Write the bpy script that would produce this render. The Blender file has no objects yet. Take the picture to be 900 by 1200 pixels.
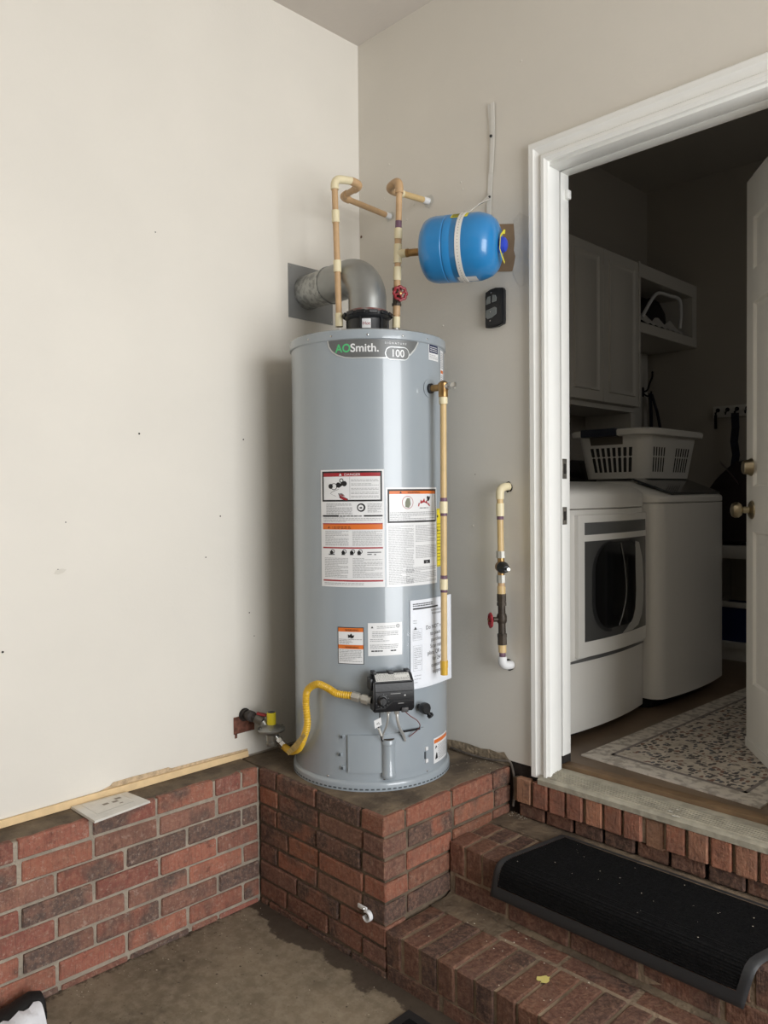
import bpy, bmesh, math, random
from mathutils import Vector, Matrix
R_ = random.Random(7)
PI = math.pi
S = bpy.context.scene
COL = S.collection

def lin(c):
    return tuple((x / 255 / 12.92) if x / 255 <= 0.04045 else ((x / 255 + 0.055) / 1.055) ** 2.4 for x in c)

# ---------------------------------------------------------------- camera
CAM = Vector((2.3732, -2.2134, 1.4314))
yaw, pitch, roll = math.radians(45.4012), math.radians(-1.3085), math.radians(-0.5296)
fw = Vector((-math.sin(yaw) * math.cos(pitch), math.cos(yaw) * math.cos(pitch), math.sin(pitch)))
rt0 = Vector((math.cos(yaw), math.sin(yaw), 0)); up0 = rt0.cross(fw)
rt = rt0 * math.cos(roll) + up0 * math.sin(roll); up = -rt0 * math.sin(roll) + up0 * math.cos(roll)
cd = bpy.data.cameras.new('camera'); cam = bpy.data.objects.new('camera', cd); COL.objects.link(cam)
M = Matrix((rt, up, -fw)).transposed().to_4x4(); M.translation = CAM; cam.matrix_world = M
cd.sensor_fit = 'AUTO'; cd.sensor_width = 36; cd.lens = 914.41 * 36 / 1200; cd.clip_start = 0.05
S.camera = cam
# ---------------------------------------------------------------- world, daylight through the garage door, exposure
S.view_settings.view_transform = 'Standard'; S.view_settings.look = 'None'; S.view_settings.gamma = 1
S.view_settings.use_curve_mapping = False; S.view_settings.exposure = 0.0
w = bpy.data.worlds.new('world'); S.world = w; w.use_nodes = True
bg = w.node_tree.nodes['Background']
sky = w.node_tree.nodes.new('ShaderNodeTexSky'); sky.sky_type = 'HOSEK_WILKIE'
sky.sun_direction = (-0.5, -0.3, 0.8); sky.turbidity = 4
w.node_tree.links.new(sky.outputs[0], bg.inputs[0]); bg.inputs[1].default_value = 0.6
def area(name, loc, target, sx, sy, power, color=(1, 1, 1)):
    l = bpy.data.lights.new(name, 'AREA'); l.shape = 'RECTANGLE'; l.size = sx; l.size_y = sy; l.energy = power; l.color = color
    o = bpy.data.objects.new(name, l); COL.objects.link(o); o.location = loc
    o.rotation_euler = (Vector(target) - Vector(loc)).to_track_quat('-Z', 'Y').to_euler(); return o
area('daylight_garage_door', (4.78, -1.10, 1.50), (0.0, -1.10, 1.50), 2.1, 2.85, 168, (0.968, 0.984, 1.0))
area('laundry_fill_light', (3.1, 1.3, 2.5), (0.4, 1.4, 1.2), 0.8, 0.8, 3.2, (1.0, 0.97, 0.92))  # unseen fill lamp, added to brighten the dark laundry

# ---------------------------------------------------------------- materials
MATS = {}
def mat(name, col, rough=0.5, metal=0.0, var=0.0, vscale=8.0, bump=0.0, bscale=60.0, coat=0.0, col2=None, spec=0.5, detail=4, ramp=(0.35, 0.65), alpha=1.0, trans=0.0, coords='Object'):
    if name in MATS: return MATS[name]
    m = bpy.data.materials.new(name); m.use_nodes = True; nt = m.node_tree; b = nt.nodes['Principled BSDF']
    c = lin(col) + (1,)
    b.inputs['Base Color'].default_value = c; b.inputs['Roughness'].default_value = rough; b.inputs['Metallic'].default_value = metal
    b.inputs['Coat Weight'].default_value = coat; b.inputs['Coat Roughness'].default_value = 0.07
    b.inputs['Specular IOR Level'].default_value = spec
    b.inputs['Alpha'].default_value = alpha; b.inputs['Transmission Weight'].default_value = trans
    if var or bump or col2:
        tc = nt.nodes.new('ShaderNodeTexCoord')
    if var or col2:
        n = nt.nodes.new('ShaderNodeTexNoise'); n.inputs['Scale'].default_value = vscale; n.inputs['Detail'].default_value = detail
        nt.links.new(tc.outputs[coords], n.inputs['Vector'])
        r = nt.nodes.new('ShaderNodeValToRGB'); nt.links.new(n.outputs['Fac'], r.inputs[0])
        r.color_ramp.elements[0].position, r.color_ramp.elements[1].position = ramp
        if col2: a, d = c, lin(col2) + (1,)
        else:
            a = tuple(min(1, x * (1 - var)) for x in c[:3]) + (1,); d = tuple(min(1, x * (1 + var)) for x in c[:3]) + (1,)
        r.color_ramp.elements[0].color = a; r.color_ramp.elements[1].color = d
        nt.links.new(r.outputs[0], b.inputs['Base Color'])
    if bump:
        n2 = nt.nodes.new('ShaderNodeTexNoise'); n2.inputs['Scale'].default_value = bscale; n2.inputs['Detail'].default_value = 5
        nt.links.new(tc.outputs[coords], n2.inputs['Vector'])
        bp = nt.nodes.new('ShaderNodeBump'); bp.inputs['Strength'].default_value = bump; bp.inputs['Distance'].default_value = 0.01
        nt.links.new(n2.outputs['Fac'], bp.inputs['Height']); nt.links.new(bp.outputs[0], b.inputs['Normal'])
    MATS[name] = m; return m

class NT:
    """small node helper"""
    def __init__(s, m): s.t = m.node_tree; s.b = s.t.nodes['Principled BSDF']
    def n(s, k, **kw):
        o = s.t.nodes.new(k)
        for a, v in kw.items(): setattr(o, a, v)
        return o
    def l(s, a, b): s.t.links.new(a, b)
    def noise(s, vec, scale, detail=4, rough=0.55):
        o = s.n('ShaderNodeTexNoise'); o.inputs['Scale'].default_value = scale; o.inputs['Detail'].default_value = detail; o.inputs['Roughness'].default_value = rough
        s.l(vec, o.inputs['Vector']); return o.outputs['Fac']
    def ramp(s, v, p0, p1, a=(0, 0, 0, 1), b=(1, 1, 1, 1)):
        o = s.n('ShaderNodeValToRGB'); o.color_ramp.elements[0].position = p0; o.color_ramp.elements[1].position = p1
        o.color_ramp.elements[0].color = a; o.color_ramp.elements[1].color = b; s.l(v, o.inputs[0]); return o.outputs[0]
    def mix(s, f, a, b):
        o = s.n('ShaderNodeMix', data_type='RGBA')
        for i, v in ((0, f), (6, a), (7, b)):
            if isinstance(v, (tuple, float, int)): o.inputs[i].default_value = v
            else: s.l(v, o.inputs[i])
        return o.outputs[2]
    def math(s, op, a, b=0.0):
        o = s.n('ShaderNodeMath', operation=op)
        for i, v in ((0, a), (1, b)):
            if isinstance(v, (float, int)): o.inputs[i].default_value = v
            else: s.l(v, o.inputs[i])
        return o.outputs[0]

def brick_material(name, smear, smear_col, dark_col):
    m = bpy.data.materials.new(name); m.use_nodes = True; g = NT(m)
    tc = g.n('ShaderNodeTexCoord'); oi = g.n('ShaderNodeObjectInfo')
    ad = g.n('ShaderNodeVectorMath', operation='MULTIPLY_ADD'); g.l(oi.outputs['Location'], ad.inputs[0]); ad.inputs[1].default_value = (3.1, 3.7, 5.3); g.l(tc.outputs['Object'], ad.inputs[2])
    v = ad.outputs[0]
    big = g.noise(v, 7, 2); fine = g.noise(v, 70, 5, 0.7); mid = g.noise(v, 24, 5, 0.65)
    flash = g.ramp(g.math('ADD', big, g.math('MULTIPLY', g.math('SUBTRACT', oi.outputs['Alpha'], 0.5), 0.7)), 0.50, 0.62)
    c = g.mix(flash, oi.outputs['Color'], lin(dark_col) + (1,))
    c = g.mix(g.ramp(fine, 0.42, 0.70), c, g.mix(0.42, c, lin((176, 134, 110)) + (1,)))
    c = g.mix(g.ramp(g.noise(v, 13, 4, 0.7), 0.46, 0.66), c, g.mix(0.42, c, lin((104, 78, 68)) + (1,)))
    c = g.mix(g.ramp(mid, 0.30, 0.42, (1, 1, 1, 1), (0, 0, 0, 1)), c, g.mix(0.5, c, lin((58, 40, 34)) + (1,)))
    mpv = g.n('ShaderNodeMapping'); mpv.inputs['Scale'].default_value = (1, 1, .10); g.l(v, mpv.inputs[0])
    streak = g.noise(mpv.outputs[0], 150, 3, 0.7)
    c = g.mix(g.ramp(streak, 0.50, 0.74), c, g.mix(0.40, c, lin((70, 52, 46)) + (1,)))
    c = g.mix(g.ramp(g.noise(v, 110, 4, 0.8), 0.56, 0.70), c, g.mix(0.5, c, lin(smear_col) + (1,)))
    c = g.mix(g.math('MULTIPLY', g.ramp(g.noise(v, 30, 6, 0.78), 0.58, 0.70), smear), c, lin(smear_col) + (1,))
    g.l(c, g.b.inputs['Base Color']); g.b.inputs['Roughness'].default_value = 0.85
    bp = g.n('ShaderNodeBump'); bp.inputs['Strength'].default_value = 0.8; bp.inputs['Distance'].default_value = 0.007
    g.l(g.math('ADD', g.math('ADD', mid, fine), g.math('MULTIPLY', streak, -0.5)), bp.inputs['Height']); g.l(bp.outputs[0], g.b.inputs['Normal'])
    MATS[name] = m; return m

m_wall = mat('wall_paint', (224, 219, 209), 0.6, var=0.02, vscale=2.2, bump=0.06, bscale=90)
m_ceil = mat('ceiling_paint', (205, 198, 190), 0.8, bump=0.08, bscale=70)
m_trim = mat('white_gloss_paint', (244, 244, 240), 0.35, var=0.012, vscale=9, bump=0.03, bscale=40)
m_mortar = mat('mortar_pale', (158, 147, 132), 0.95, var=0.16, vscale=22, bump=0.6, bscale=120)
m_mortar_d = mat('mortar_dark', (98, 84, 69), 0.95, var=0.3, vscale=14, bump=0.7, bscale=90)
m_dirt = mat('platform_grime', (82, 70, 57), 0.9, col2=(124, 108, 88), vscale=10, bump=0.7, bscale=45, detail=7, ramp=(0.38, 0.68))
m_mortar_s = mat('mortar_step', (134, 116, 96), 0.95, var=0.3, vscale=16, bump=0.6, bscale=90)
m_gap = mat('dark_gap', (38, 30, 25), 0.95, var=0.2, bump=0.4)
m_brick_l = brick_material('brick_clean', 0.55, (190, 170, 155), (92, 76, 70))
m_brick_p = brick_material('brick_weathered', 0.4, (165, 140, 120), (70, 54, 48))
m_brick_s = brick_material('brick_step', 0.42, (150, 125, 100), (64, 46, 40))

def concrete():
    m = bpy.data.materials.new('garage_concrete'); m.use_nodes = True; g = NT(m)
    tc = g.n('ShaderNodeTexCoord'); v = tc.outputs['Object']
    a = g.noise(v, 3.0, 7, 0.65); b = g.noise(v, 26, 6, 0.7); n3 = g.noise(v, 9, 5, 0.6)
    c = g.mix(g.ramp(a, 0.34, 0.66), lin((98, 87, 71)) + (1,), lin((136, 122, 102)) + (1,))
    c = g.mix(g.ramp(b, 0.42, 0.70), c, g.mix(0.4, c, lin((176, 164, 144)) + (1,)))
    c = g.mix(g.ramp(g.noise(v, 60, 3), 0.66, 0.72), c, lin((66, 56, 46)) + (1,))
    # an old damp stain that creeps out from the foot of the brickwork
    sx = g.n('ShaderNodeSeparateXYZ'); g.l(v, sx.inputs[0])
    d1 = g.math('ADD', g.math('ADD', sx.outputs['Y'], 0.695), g.math('MULTIPLY', g.math('SUBTRACT', n3, 0.5), 0.20))
    d2 = g.math('SUBTRACT', 0.135, g.math('ADD', sx.outputs['X'], g.math('MULTIPLY', g.math('SUBTRACT', b, 0.5), 0.12)))
    st = g.math('MAXIMUM', g.ramp(d1, 0.0, 0.012), g.ramp(d2, 0.0, 0.02))
    c = g.mix(g.math('MULTIPLY', st, 0.85), c, lin((52, 40, 31)) + (1,))
    g.l(c, g.b.inputs['Base Color']); g.b.inputs['Roughness'].default_value = 0.8
    bp = g.n('ShaderNodeBump'); bp.inputs['Strength'].default_value = 0.35; bp.inputs['Distance'].default_value = 0.006
    g.l(g.math('ADD', b, a), bp.inputs['Height']); g.l(bp.outputs[0], g.b.inputs['Normal']); return m
m_conc = concrete()

# ---------------------------------------------------------------- mesh helpers
def new(): return bmesh.new()
def box(bm, x0, x1, y0, y1, z0, z1, bev=0.0, seg=2, mtx=None):
    vs = [bm.verts.new((x, y, z)) for x in (x0, x1) for y in (y0, y1) for z in (z0, z1)]
    f = [bm.faces.new([vs[i] for i in q]) for q in ((0, 1, 3, 2), (4, 6, 7, 5), (0, 4, 5, 1), (2, 3, 7, 6), (0, 2, 6, 4), (1, 5, 7, 3))]
    if bev:
        es = list({e for q in f for e in q.edges})
        r = bmesh.ops.bevel(bm, geom=es, offset=bev, segments=seg, profile=0.5, affect='EDGES')
        vs = list({v for v in r['verts']} | {v for v in vs if v.is_valid})
    if mtx is not None: bmesh.ops.transform(bm, matrix=mtx, verts=[v for v in vs if v.is_valid])
    return vs
def frame_of(d):
    d = d.normalized(); a = Vector((0, 0, 1)) if abs(d.z) < 0.9 else Vector((1, 0, 0))
    u = d.cross(a).normalized(); return u, u.cross(d).normalized() * -1
def tube(bm, pts, r, n=16, cap=True, closed=False):
    pts = [Vector(p) for p in pts]; rs = r if isinstance(r, (list, tuple)) else [r] * len(pts)
    k = len(pts); rings = []; u = None
    for i, p in enumerate(pts):
        d = (pts[(i + 1) % k] - pts[i - 1]) if closed else (pts[min(i + 1, k - 1)] - pts[max(i - 1, 0)])
        if d.length < 1e-9: d = Vector((0, 0, 1))
        d.normalize()
        if u is None: u, v = frame_of(d)
        else:
            u = (u - d * u.dot(d)); u.normalize()
        v = d.cross(u)
        rings.append([bm.verts.new(p + (u * math.cos(2 * PI * j / n) + v * math.sin(2 * PI * j / n)) * rs[i]) for j in range(n)])
    for i in range(k if closed else k - 1):
        a, b = rings[i], rings[(i + 1) % k]
        for j in range(n): bm.faces.new((a[j], a[(j + 1) % n], b[(j + 1) % n], b[j]))
    if cap and not closed:
        bm.faces.new(rings[0][::-1]); bm.faces.new(rings[-1])
def cyl(bm, a, b, r, r2=None, n=20):
    a, b = Vector(a), Vector(b); tube(bm, [a, b], [r, r if r2 is None else r2], n)
def lathe(bm, prof, origin, axis=(0, 0, 1), n=32, xdir=None):
    o = Vector(origin); d = Vector(axis).normalized(); u, v = frame_of(d); v = d.cross(u); rings = []
    for (r, z) in prof:
        if r < 1e-6: rings.append([bm.verts.new(o + d * z)])
        else: rings.append([bm.verts.new(o + d * z + (u * math.cos(2 * PI * j / n) + v * math.sin(2 * PI * j / n)) * r) for j in range(n)])
    for a, b in zip(rings, rings[1:]):
        for j in range(n):
            if len(a) == 1 and len(b) == 1: continue
            if len(a) == 1: bm.faces.new((a[0], b[(j + 1) % n], b[j]))
            elif len(b) == 1: bm.faces.new((a[j], a[(j + 1) % n], b[0]))
            else: bm.faces.new((a[j], a[(j + 1) % n], b[(j + 1) % n], b[j]))
    if len(rings[0]) > 1: bm.faces.new(rings[0][::-1])
    if len(rings[-1]) > 1: bm.faces.new(rings[-1])
def prism(bm, poly, z0, z1, mtx=None):
    a = [bm.verts.new((x, y, z0)) for x, y in poly]; b = [bm.verts.new((x, y, z1)) for x, y in poly]; n = len(poly)
    bm.faces.new(a[::-1]); bm.faces.new(b)
    for i in range(n): bm.faces.new((a[i], a[(i + 1) % n], b[(i + 1) % n], b[i]))
    if mtx is not None: bmesh.ops.transform(bm, matrix=mtx, verts=a + b)
def smooth_path(pts, k=8):
    pts = [Vector(p) for p in pts]; P = [pts[0] * 2 - pts[1]] + pts + [pts[-1] * 2 - pts[-2]]; out = []
    for i in range(1, len(P) - 2):
        a, b, c, d = P[i - 1:i + 3]
        for j in range(k):
            t = j / k
            out.append(0.5 * ((2 * b) + (c - a) * t + (2 * a - 5 * b + 4 * c - d) * t * t + (3 * b - a - 3 * c + d) * t ** 3))
    out.append(pts[-1]); return out
def loft(bm, rings, cap=True):
    vr = [[bm.verts.new(p) for p in r] for r in rings]; n = len(vr[0])
    for a, b in zip(vr, vr[1:]):
        for j in range(n): bm.faces.new((a[j], a[(j + 1) % n], b[(j + 1) % n], b[j]))
    if cap: bm.faces.new(vr[0][::-1]); bm.faces.new(vr[-1])
def sheet(bm, f, s0, s1, z0, z1, ns=1, nz=1, thick=0.0, f2=None):
    g = [[bm.verts.new(f(s0 + (s1 - s0) * i / ns, z0 + (z1 - z0) * j / nz)) for j in range(nz + 1)] for i in range(ns + 1)]
    for i in range(ns):
        for j in range(nz): bm.faces.new((g[i][j], g[i + 1][j], g[i + 1][j + 1], g[i][j + 1]))
    return g
def finish(bm, angle=38):
    bmesh.ops.recalc_face_normals(bm, faces=bm.faces)
    ca = math.radians(angle)
    for f in bm.faces: f.smooth = True
    for e in bm.edges:
        e.smooth = not (len(e.link_faces) == 2 and e.calc_face_angle(0) > ca) and len(e.link_faces) == 2
def mesh(name, bm, m, recalc=True):
    if recalc: finish(bm)
    me = bpy.data.meshes.new(name); bm.to_mesh(me); bm.free()
    if m: me.materials.append(m)
    return me
def wloc(o):
    p = Vector(o.location)
    return p
def attach(o, parent):
    o.parent = parent
    if parent.type == 'EMPTY': o.matrix_parent_inverse = Matrix.Translation(-Vector(parent.location))
def obj(name, bm, m, parent=None, label=None, recalc=True, kind=None):
    o = bpy.data.objects.new(name, mesh(name, bm, m, recalc)); COL.objects.link(o)
    if parent: attach(o, parent)
    if label: o['label'] = label
    if kind: o['kind'] = kind
    return o
def tag(o, label, cat, group=None, kind=None):
    o['label'] = label; o['category'] = cat
    if group: o['group'] = group
    if kind: o['kind'] = kind
    return o
def thing(name, label, cat, loc, group=None):
    o = bpy.data.objects.new(name, None); COL.objects.link(o); o.location = loc; o.empty_display_size = 0.05
    return tag(o, label, cat, group)
def struct(name, bm, m, label=None):
    o = obj(name, bm, m); o['kind'] = 'structure'
    if label: o['label'] = label
    return o
def text_geo(txt, size, align='LEFT', sx=1.0, bold=0.0):
    cu = bpy.data.curves.new('lettering', 'FONT'); cu.body = txt; cu.size = size; cu.align_x = align; cu.offset = bold
    ob = bpy.data.objects.new('lettering', cu); COL.objects.link(ob)
    dg = bpy.context.evaluated_depsgraph_get(); me = bpy.data.meshes.new_from_object(ob.evaluated_get(dg))
    v = [(p.co.x * sx, p.co.y) for p in me.vertices]; f = [tuple(p.vertices) for p in me.polygons]
    bpy.data.objects.remove(ob); bpy.data.curves.remove(cu); bpy.data.meshes.remove(me); return v, f
def put_text(bm, txt, size, f, s, z, align='LEFT', sx=1.0, bold=0.0):
    v, fs = text_geo(txt, size, align, sx, bold); vs = [bm.verts.new(f(s + x, z + y)) for x, y in v]
    for q in fs:
        try: bm.faces.new([vs[i] for i in q])
        except ValueError: pass
def put_rect(bm, f, s0, s1, z0, z1, n=None):
    n = n or max(1, int((s1 - s0) / 0.012)); sheet(bm, f, s0, s1, z0, z1, n, 1)
def put_disc(bm, f, s, z, r, r_in=0.0, n=20):
    o = [bm.verts.new(f(s + r * math.cos(2 * PI * i / n), z + r * math.sin(2 * PI * i / n))) for i in range(n)]
    if r_in:
        q = [bm.verts.new(f(s + r_in * math.cos(2 * PI * i / n), z + r_in * math.sin(2 * PI * i / n))) for i in range(n)]
        for i in range(n): bm.faces.new((o[i], o[(i + 1) % n], q[(i + 1) % n], q[i]))
    else: bm.faces.new(o)
def put_poly(bm, f, pts):
    bm.faces.new([bm.verts.new(f(s, z)) for s, z in pts])
def put_lines(bm, f, s0, s1, z0, z1, pitch=0.0042, h=0.0017, rnd=None):
    rnd = rnd or R_; z = z1
    while z - pitch >= z0 - 1e-6:
        z -= pitch; s = s0; end = s1 if rnd.random() > 0.18 else s0 + (s1 - s0) * rnd.uniform(0.35, 0.85)
        while s < end - 0.002:
            wd = min(rnd.uniform(0.003, 0.012), end - s); put_rect(bm, f, s, s + wd, z, z + h, max(1, int(wd / 0.006))); s += wd + 0.0016

# ---------------------------------------------------------------- bricks
BM = {}
REDS = [(152, 92, 76), (144, 86, 74), (158, 98, 80), (134, 86, 72), (164, 102, 82), (138, 96, 82)]
WEATHERED = [(122, 76, 58), (114, 72, 56), (132, 82, 62), (104, 70, 58), (140, 86, 62), (118, 82, 66)]
def brick_mesh(L, D, H, m):
    key = (round(L, 3), round(D, 3), round(H, 3), m.name, R_.randrange(3))
    if key not in BM:
        bm = new(); box(bm, -L / 2, L / 2, -D / 2, D / 2, -H / 2, H / 2, 0.0035, 1)
        for v in bm.verts: v.co += Vector((R_.uniform(-1, 1), R_.uniform(-1, 1), R_.uniform(-1, 1))) * 0.0014
        bmesh.ops.recalc_face_normals(bm, faces=bm.faces)
        me = bpy.data.meshes.new('brick'); bm.to_mesh(me); bm.free(); me.materials.append(m); BM[key] = me
    return BM[key]
def brick(parent, m, L, D, H, loc, rz=0.0, tone=None, dark=None, wob=0.002):
    o = bpy.data.objects.new('brick', brick_mesh(L, D, H, m)); COL.objects.link(o)
    o.location = Vector(loc) + Vector((R_.uniform(-wob, wob), R_.uniform(-wob, wob), R_.uniform(-wob, wob) * 0.5))
    o.rotation_euler = (R_.uniform(-.006, .006), R_.uniform(-.004, .004), rz + R_.uniform(-.006, .006))
    o.parent = parent
    if parent.type == 'EMPTY': o.matrix_parent_inverse = Matrix.Translation(-Vector(parent.location))
    t = tone or R_.choice(REDS); kk = R_.uniform(0.88, 1.08); t = tuple(x * kk for x in t)
    o.color = lin(t) + ((R_.random() ** 1.6) if dark is None else dark,)
    return o

P = 0.475                # top of brick platform and ledge, above the garage slab
PX, PY, BX = 0.748, -0.622, 0.120
H_ = 3.27                # ceiling
CH = 0.0655              # brick course
XI = 0.913               # door opening, left edge
XR = 1.745
ZH = 2.508               # door head
LF = 0.500               # laundry floor
XG, YG = 4.8, -6.5       # garage extent

# ================================================================ SETTING
bm = new(); box(bm, -0.15, XG + 0.15, YG - 0.15, 0.15, -0.15, 0.0); floor = struct('floor', bm, m_conc)
bm = new(); box(bm, -0.15, XG + 0.15, YG - 0.15, 0.15, H_, H_ + 0.12); struct('ceiling', bm, m_ceil)
bm = new(); box(bm, -0.15, 0.0, YG, 0.12, P + 0.008, H_); wall_left = struct('wall_left', bm, m_wall)
bm = new()
box(bm, 0.0, XI - 0.02, 0.0, 0.12, P + 0.02, H_); box(bm, XI - 0.02, XR + 0.045, 0.0, 0.12, ZH + 0.02, H_); box(bm, XR + 0.045, XG, 0.0, 0.12, 0.46, H_)
wall_back = struct('wall_back', bm, m_wall)
bm = new(); box(bm, -0.15, XG + 0.15, YG - 0.15, YG, 0, H_); struct('wall_front', bm, m_wall)
bm = new()
box(bm, XG, XG + 0.15, YG, -2.20, 0, H_); box(bm, XG, XG + 0.15, -0.04, 0.12, 0, H_); box(bm, XG, XG + 0.15, -2.20, -0.04, 2.96, H_)
struct('wall_right', bm, m_wall)
bm = new(); box(bm, XG - 0.02, XG + 14, -16, 14, -0.20, -0.06)
o = struct('ground', bm, mat('driveway_concrete', (170, 165, 155), 0.9, var=0.1, vscale=3, bump=0.3, bscale=40))

# brick dado under the left wall: mortar bed + bricks
bm = new(); box(bm, -0.15, BX - 0.007, YG, PY + 0.005, 0, P - 0.004); box(bm, -0.15, 0.0, PY + 0.005, 0.12, 0, P + 0.008)
obj('mortar', bm, m_mortar, wall_left)
c = 0
for row in range(8):
    zt = P - row * (CH + 0.0) ; zb = zt - (CH - 0.0095)
    if zb < 0: zb = -0.012
    if row == 7: zt = 0.014; 
    y = PY + 0.004 - (0.0 if row % 2 else 0.105) + 0.21 * 0.0
    first = True
    y = PY - 0.004
    while y > -2.75:
        L = 0.203
        if first: L = 0.06 if row % 2 == 0 else 0.16
        elif R_.random() < 0.09: L = 0.097
        first = False
        hh = zt - zb
        brick(wall_left, m_brick_l, L, 0.09, hh, (BX - 0.045, y - L / 2, (zt + zb) / 2), PI / 2, dark=(0.9 if R_.random() < 0.2 else R_.uniform(0.15, 0.72)))
        y -= L + 0.0105
# grime along the ledge
bm = new(); n = 60
g = []
for i in range(n + 1):
    yy = PY - (2.2) * i / n
    xe = BX - 0.014 + R_.uniform(-0.012, 0.008)
    g.append([bm.verts.new((0.0, yy, P + 0.004)), bm.verts.new((xe * 0.6, yy, P + 0.0035)), bm.verts.new((xe, yy, P + 0.0015)), bm.verts.new((xe + 0.004, yy, P - 0.012))])
for a, b in zip(g, g[1:]):
    for j in range(3): bm.faces.new((a[j], a[j + 1], b[j + 1], b[j]))
obj('ledge_grime', bm, m_dirt, wall_left)
# torn drywall paper above the lath
bm = new()
prof = [(-1.36, .486), (-1.25, .489), (-1.16, .500), (-1.11, .512), (-1.10, .520), (-1.03, .521), (-0.96, .519), (-0.905, .519), (-0.895, .513), (-0.82, .512), (-0.70, .510), (-0.586, .507)]
a = [bm.verts.new((0.0016, y, 0.474)) for y, z in prof]; b = [bm.verts.new((0.0016, y, z)) for y, z in prof]
for i in range(len(prof) - 1): bm.faces.new((a[i], a[i + 1], b[i + 1], b[i]))
obj('torn_paper', bm, mat('torn_drywall_paper', (196, 172, 140), 0.9, var=0.2, vscale=60, bump=0.6, bscale=150), wall_left, 'torn tan drywall paper above the lath')
# nail holes
m_hole = mat('nail_hole', (40, 36, 33), 0.9)
for (y, z, r) in ((-.991, 1.636, .0032), (-.586, 1.634, .003), (-.688, 1.359, .0028), (-.749, 1.217, .0024), (-.57, 1.003, .0026), (-1.236, 1.355, .002), (-1.425, .986, .0035), (-.922, 2.303, .0022), (-.55, .915, .002), (-1.262, 1.212, .0022)):
    bm = new(); f = lambda s, t: Vector((0.0012, s, t)); put_disc(bm, f, y, z, r, n=8); obj('nail_hole', bm, m_hole, wall_left)
bm = new(); f = lambda s, t: Vector((0.0016, s, t))
put_poly(bm, f, [(-1.275, 1.200), (-1.268, 1.211), (-1.250, 1.2145), (-1.236, 1.211), (-1.245, 1.202), (-1.262, 1.197)]); obj('paint_chip', bm, mat('chip', (214, 209, 198), 0.9), wall_left)
bm = new(); put_rect(bm, f, -.645, -.555, .570, .632, 1); put_rect(bm, f, -.64, -.63, .555, .572, 1)
obj('bare_patch', bm, mat('bare_brick_patch', (112, 72, 58), 0.95, var=0.35, vscale=50, bump=0.6), wall_left, 'rough red brown hole around the gas pipe')

# right wall repairs: cut hole, plaster smears, torn foot
f = lambda s, t: Vector((s, -0.0016, t)); f2 = lambda s, t: Vector((s, -0.0010, t))
bm = new(); put_poly(bm, f2, [(.772, 2.365), (.800, 2.385), (.835, 2.360), (.843, 2.30), (.843, 2.20), (.832, 2.14), (.80, 2.13), (.772, 2.18)])
obj('plaster_patch', bm, mat('joint_compound', (216, 211, 201), 0.9, var=0.04, vscale=18, bump=0.25, bscale=40), wall_back, 'pale filler smeared beside the cut square')
bm = new(); put_poly(bm, f, [(.690, 2.372), (.775, 2.352), (.779, 2.30), (.775, 2.262), (.781, 2.24), (.776, 2.215), (.768, 2.192), (.690, 2.206)])
obj('cut_square', bm, mat('bare_drywall', (158, 132, 104), 0.95, var=0.08, vscale=20), wall_back, 'brown square cut out of the wall behind the tank')
for (x, z, rr) in ((.178, 2.53, .020), (.383, 2.535, .024), (.746, 1.452, .017), (.748, .832, .020)):
    bm = new(); n = 14; put_poly(bm, f, [(x + math.cos(2 * PI * i / n) * rr * R_.uniform(.8, 1.25), z + math.sin(2 * PI * i / n) * rr * R_.uniform(.8, 1.25)) for i in range(n)])
    obj('hole_edge', bm, m_hole if z < 1.5 else mat('plaster_crumb', (208, 205, 196), 0.9, bump=.5), wall_back)
for x, z, r in ((.012, 2.49, .006), (.60, 1.50, .002)):
    bm = new(); put_disc(bm, f, x, z, r, n=9); obj('nail_hole', bm, mat('old_hole', (118, 96, 80), .9), wall_back)
# faint dents on the wall
for k in range(16):
    x, z = R_.choice([(R_.uniform(.5, .84), R_.uniform(2.5, 2.95)), (R_.uniform(.45, .82), R_.uniform(1.3, 2.2)), (R_.uniform(.1, .5), R_.uniform(2.2, 3.0))])
    bm = new(); lathe(bm, [(0.004, 0), (0.003, .0012), (0.0, .002)], (x, 0.0, z), (0, -1, 0), 8); obj('paint_drip', bm, m_wall, wall_back)
# torn foot of the back wall
bm = new(); pr = [(.44, .505), (.50, .512), (.56, .514), (.62, .509), (.66, .515), (.70, .512), (.722, .520), (.735, .505), (.748, .495)]
a = [bm.verts.new((x, -0.004 - 0.002 * (i % 2), P + 0.001)) for i, (x, z) in enumerate(pr)]; b = [bm.verts.new((x, -0.002 - 0.001 * (i % 3), z)) for i, (x, z) in enumerate(pr)]
for i in range(len(pr) - 1): bm.faces.new((a[i], a[i + 1], b[i + 1], b[i]))
obj('torn_paper', bm, mat('torn_foot', (150, 134, 112), 0.95, var=.35, vscale=35, bump=.6, bscale=80), wall_back, 'torn crumbling drywall foot')
bm = new(); box(bm, 0.0, XI - 0.02, 0.002, 0.12, 0.0, P + 0.03); box(bm, XI - 0.02, XG, 0.002, 0.12, 0, 0.455); obj('foundation', bm, m_gap, wall_back)

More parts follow.
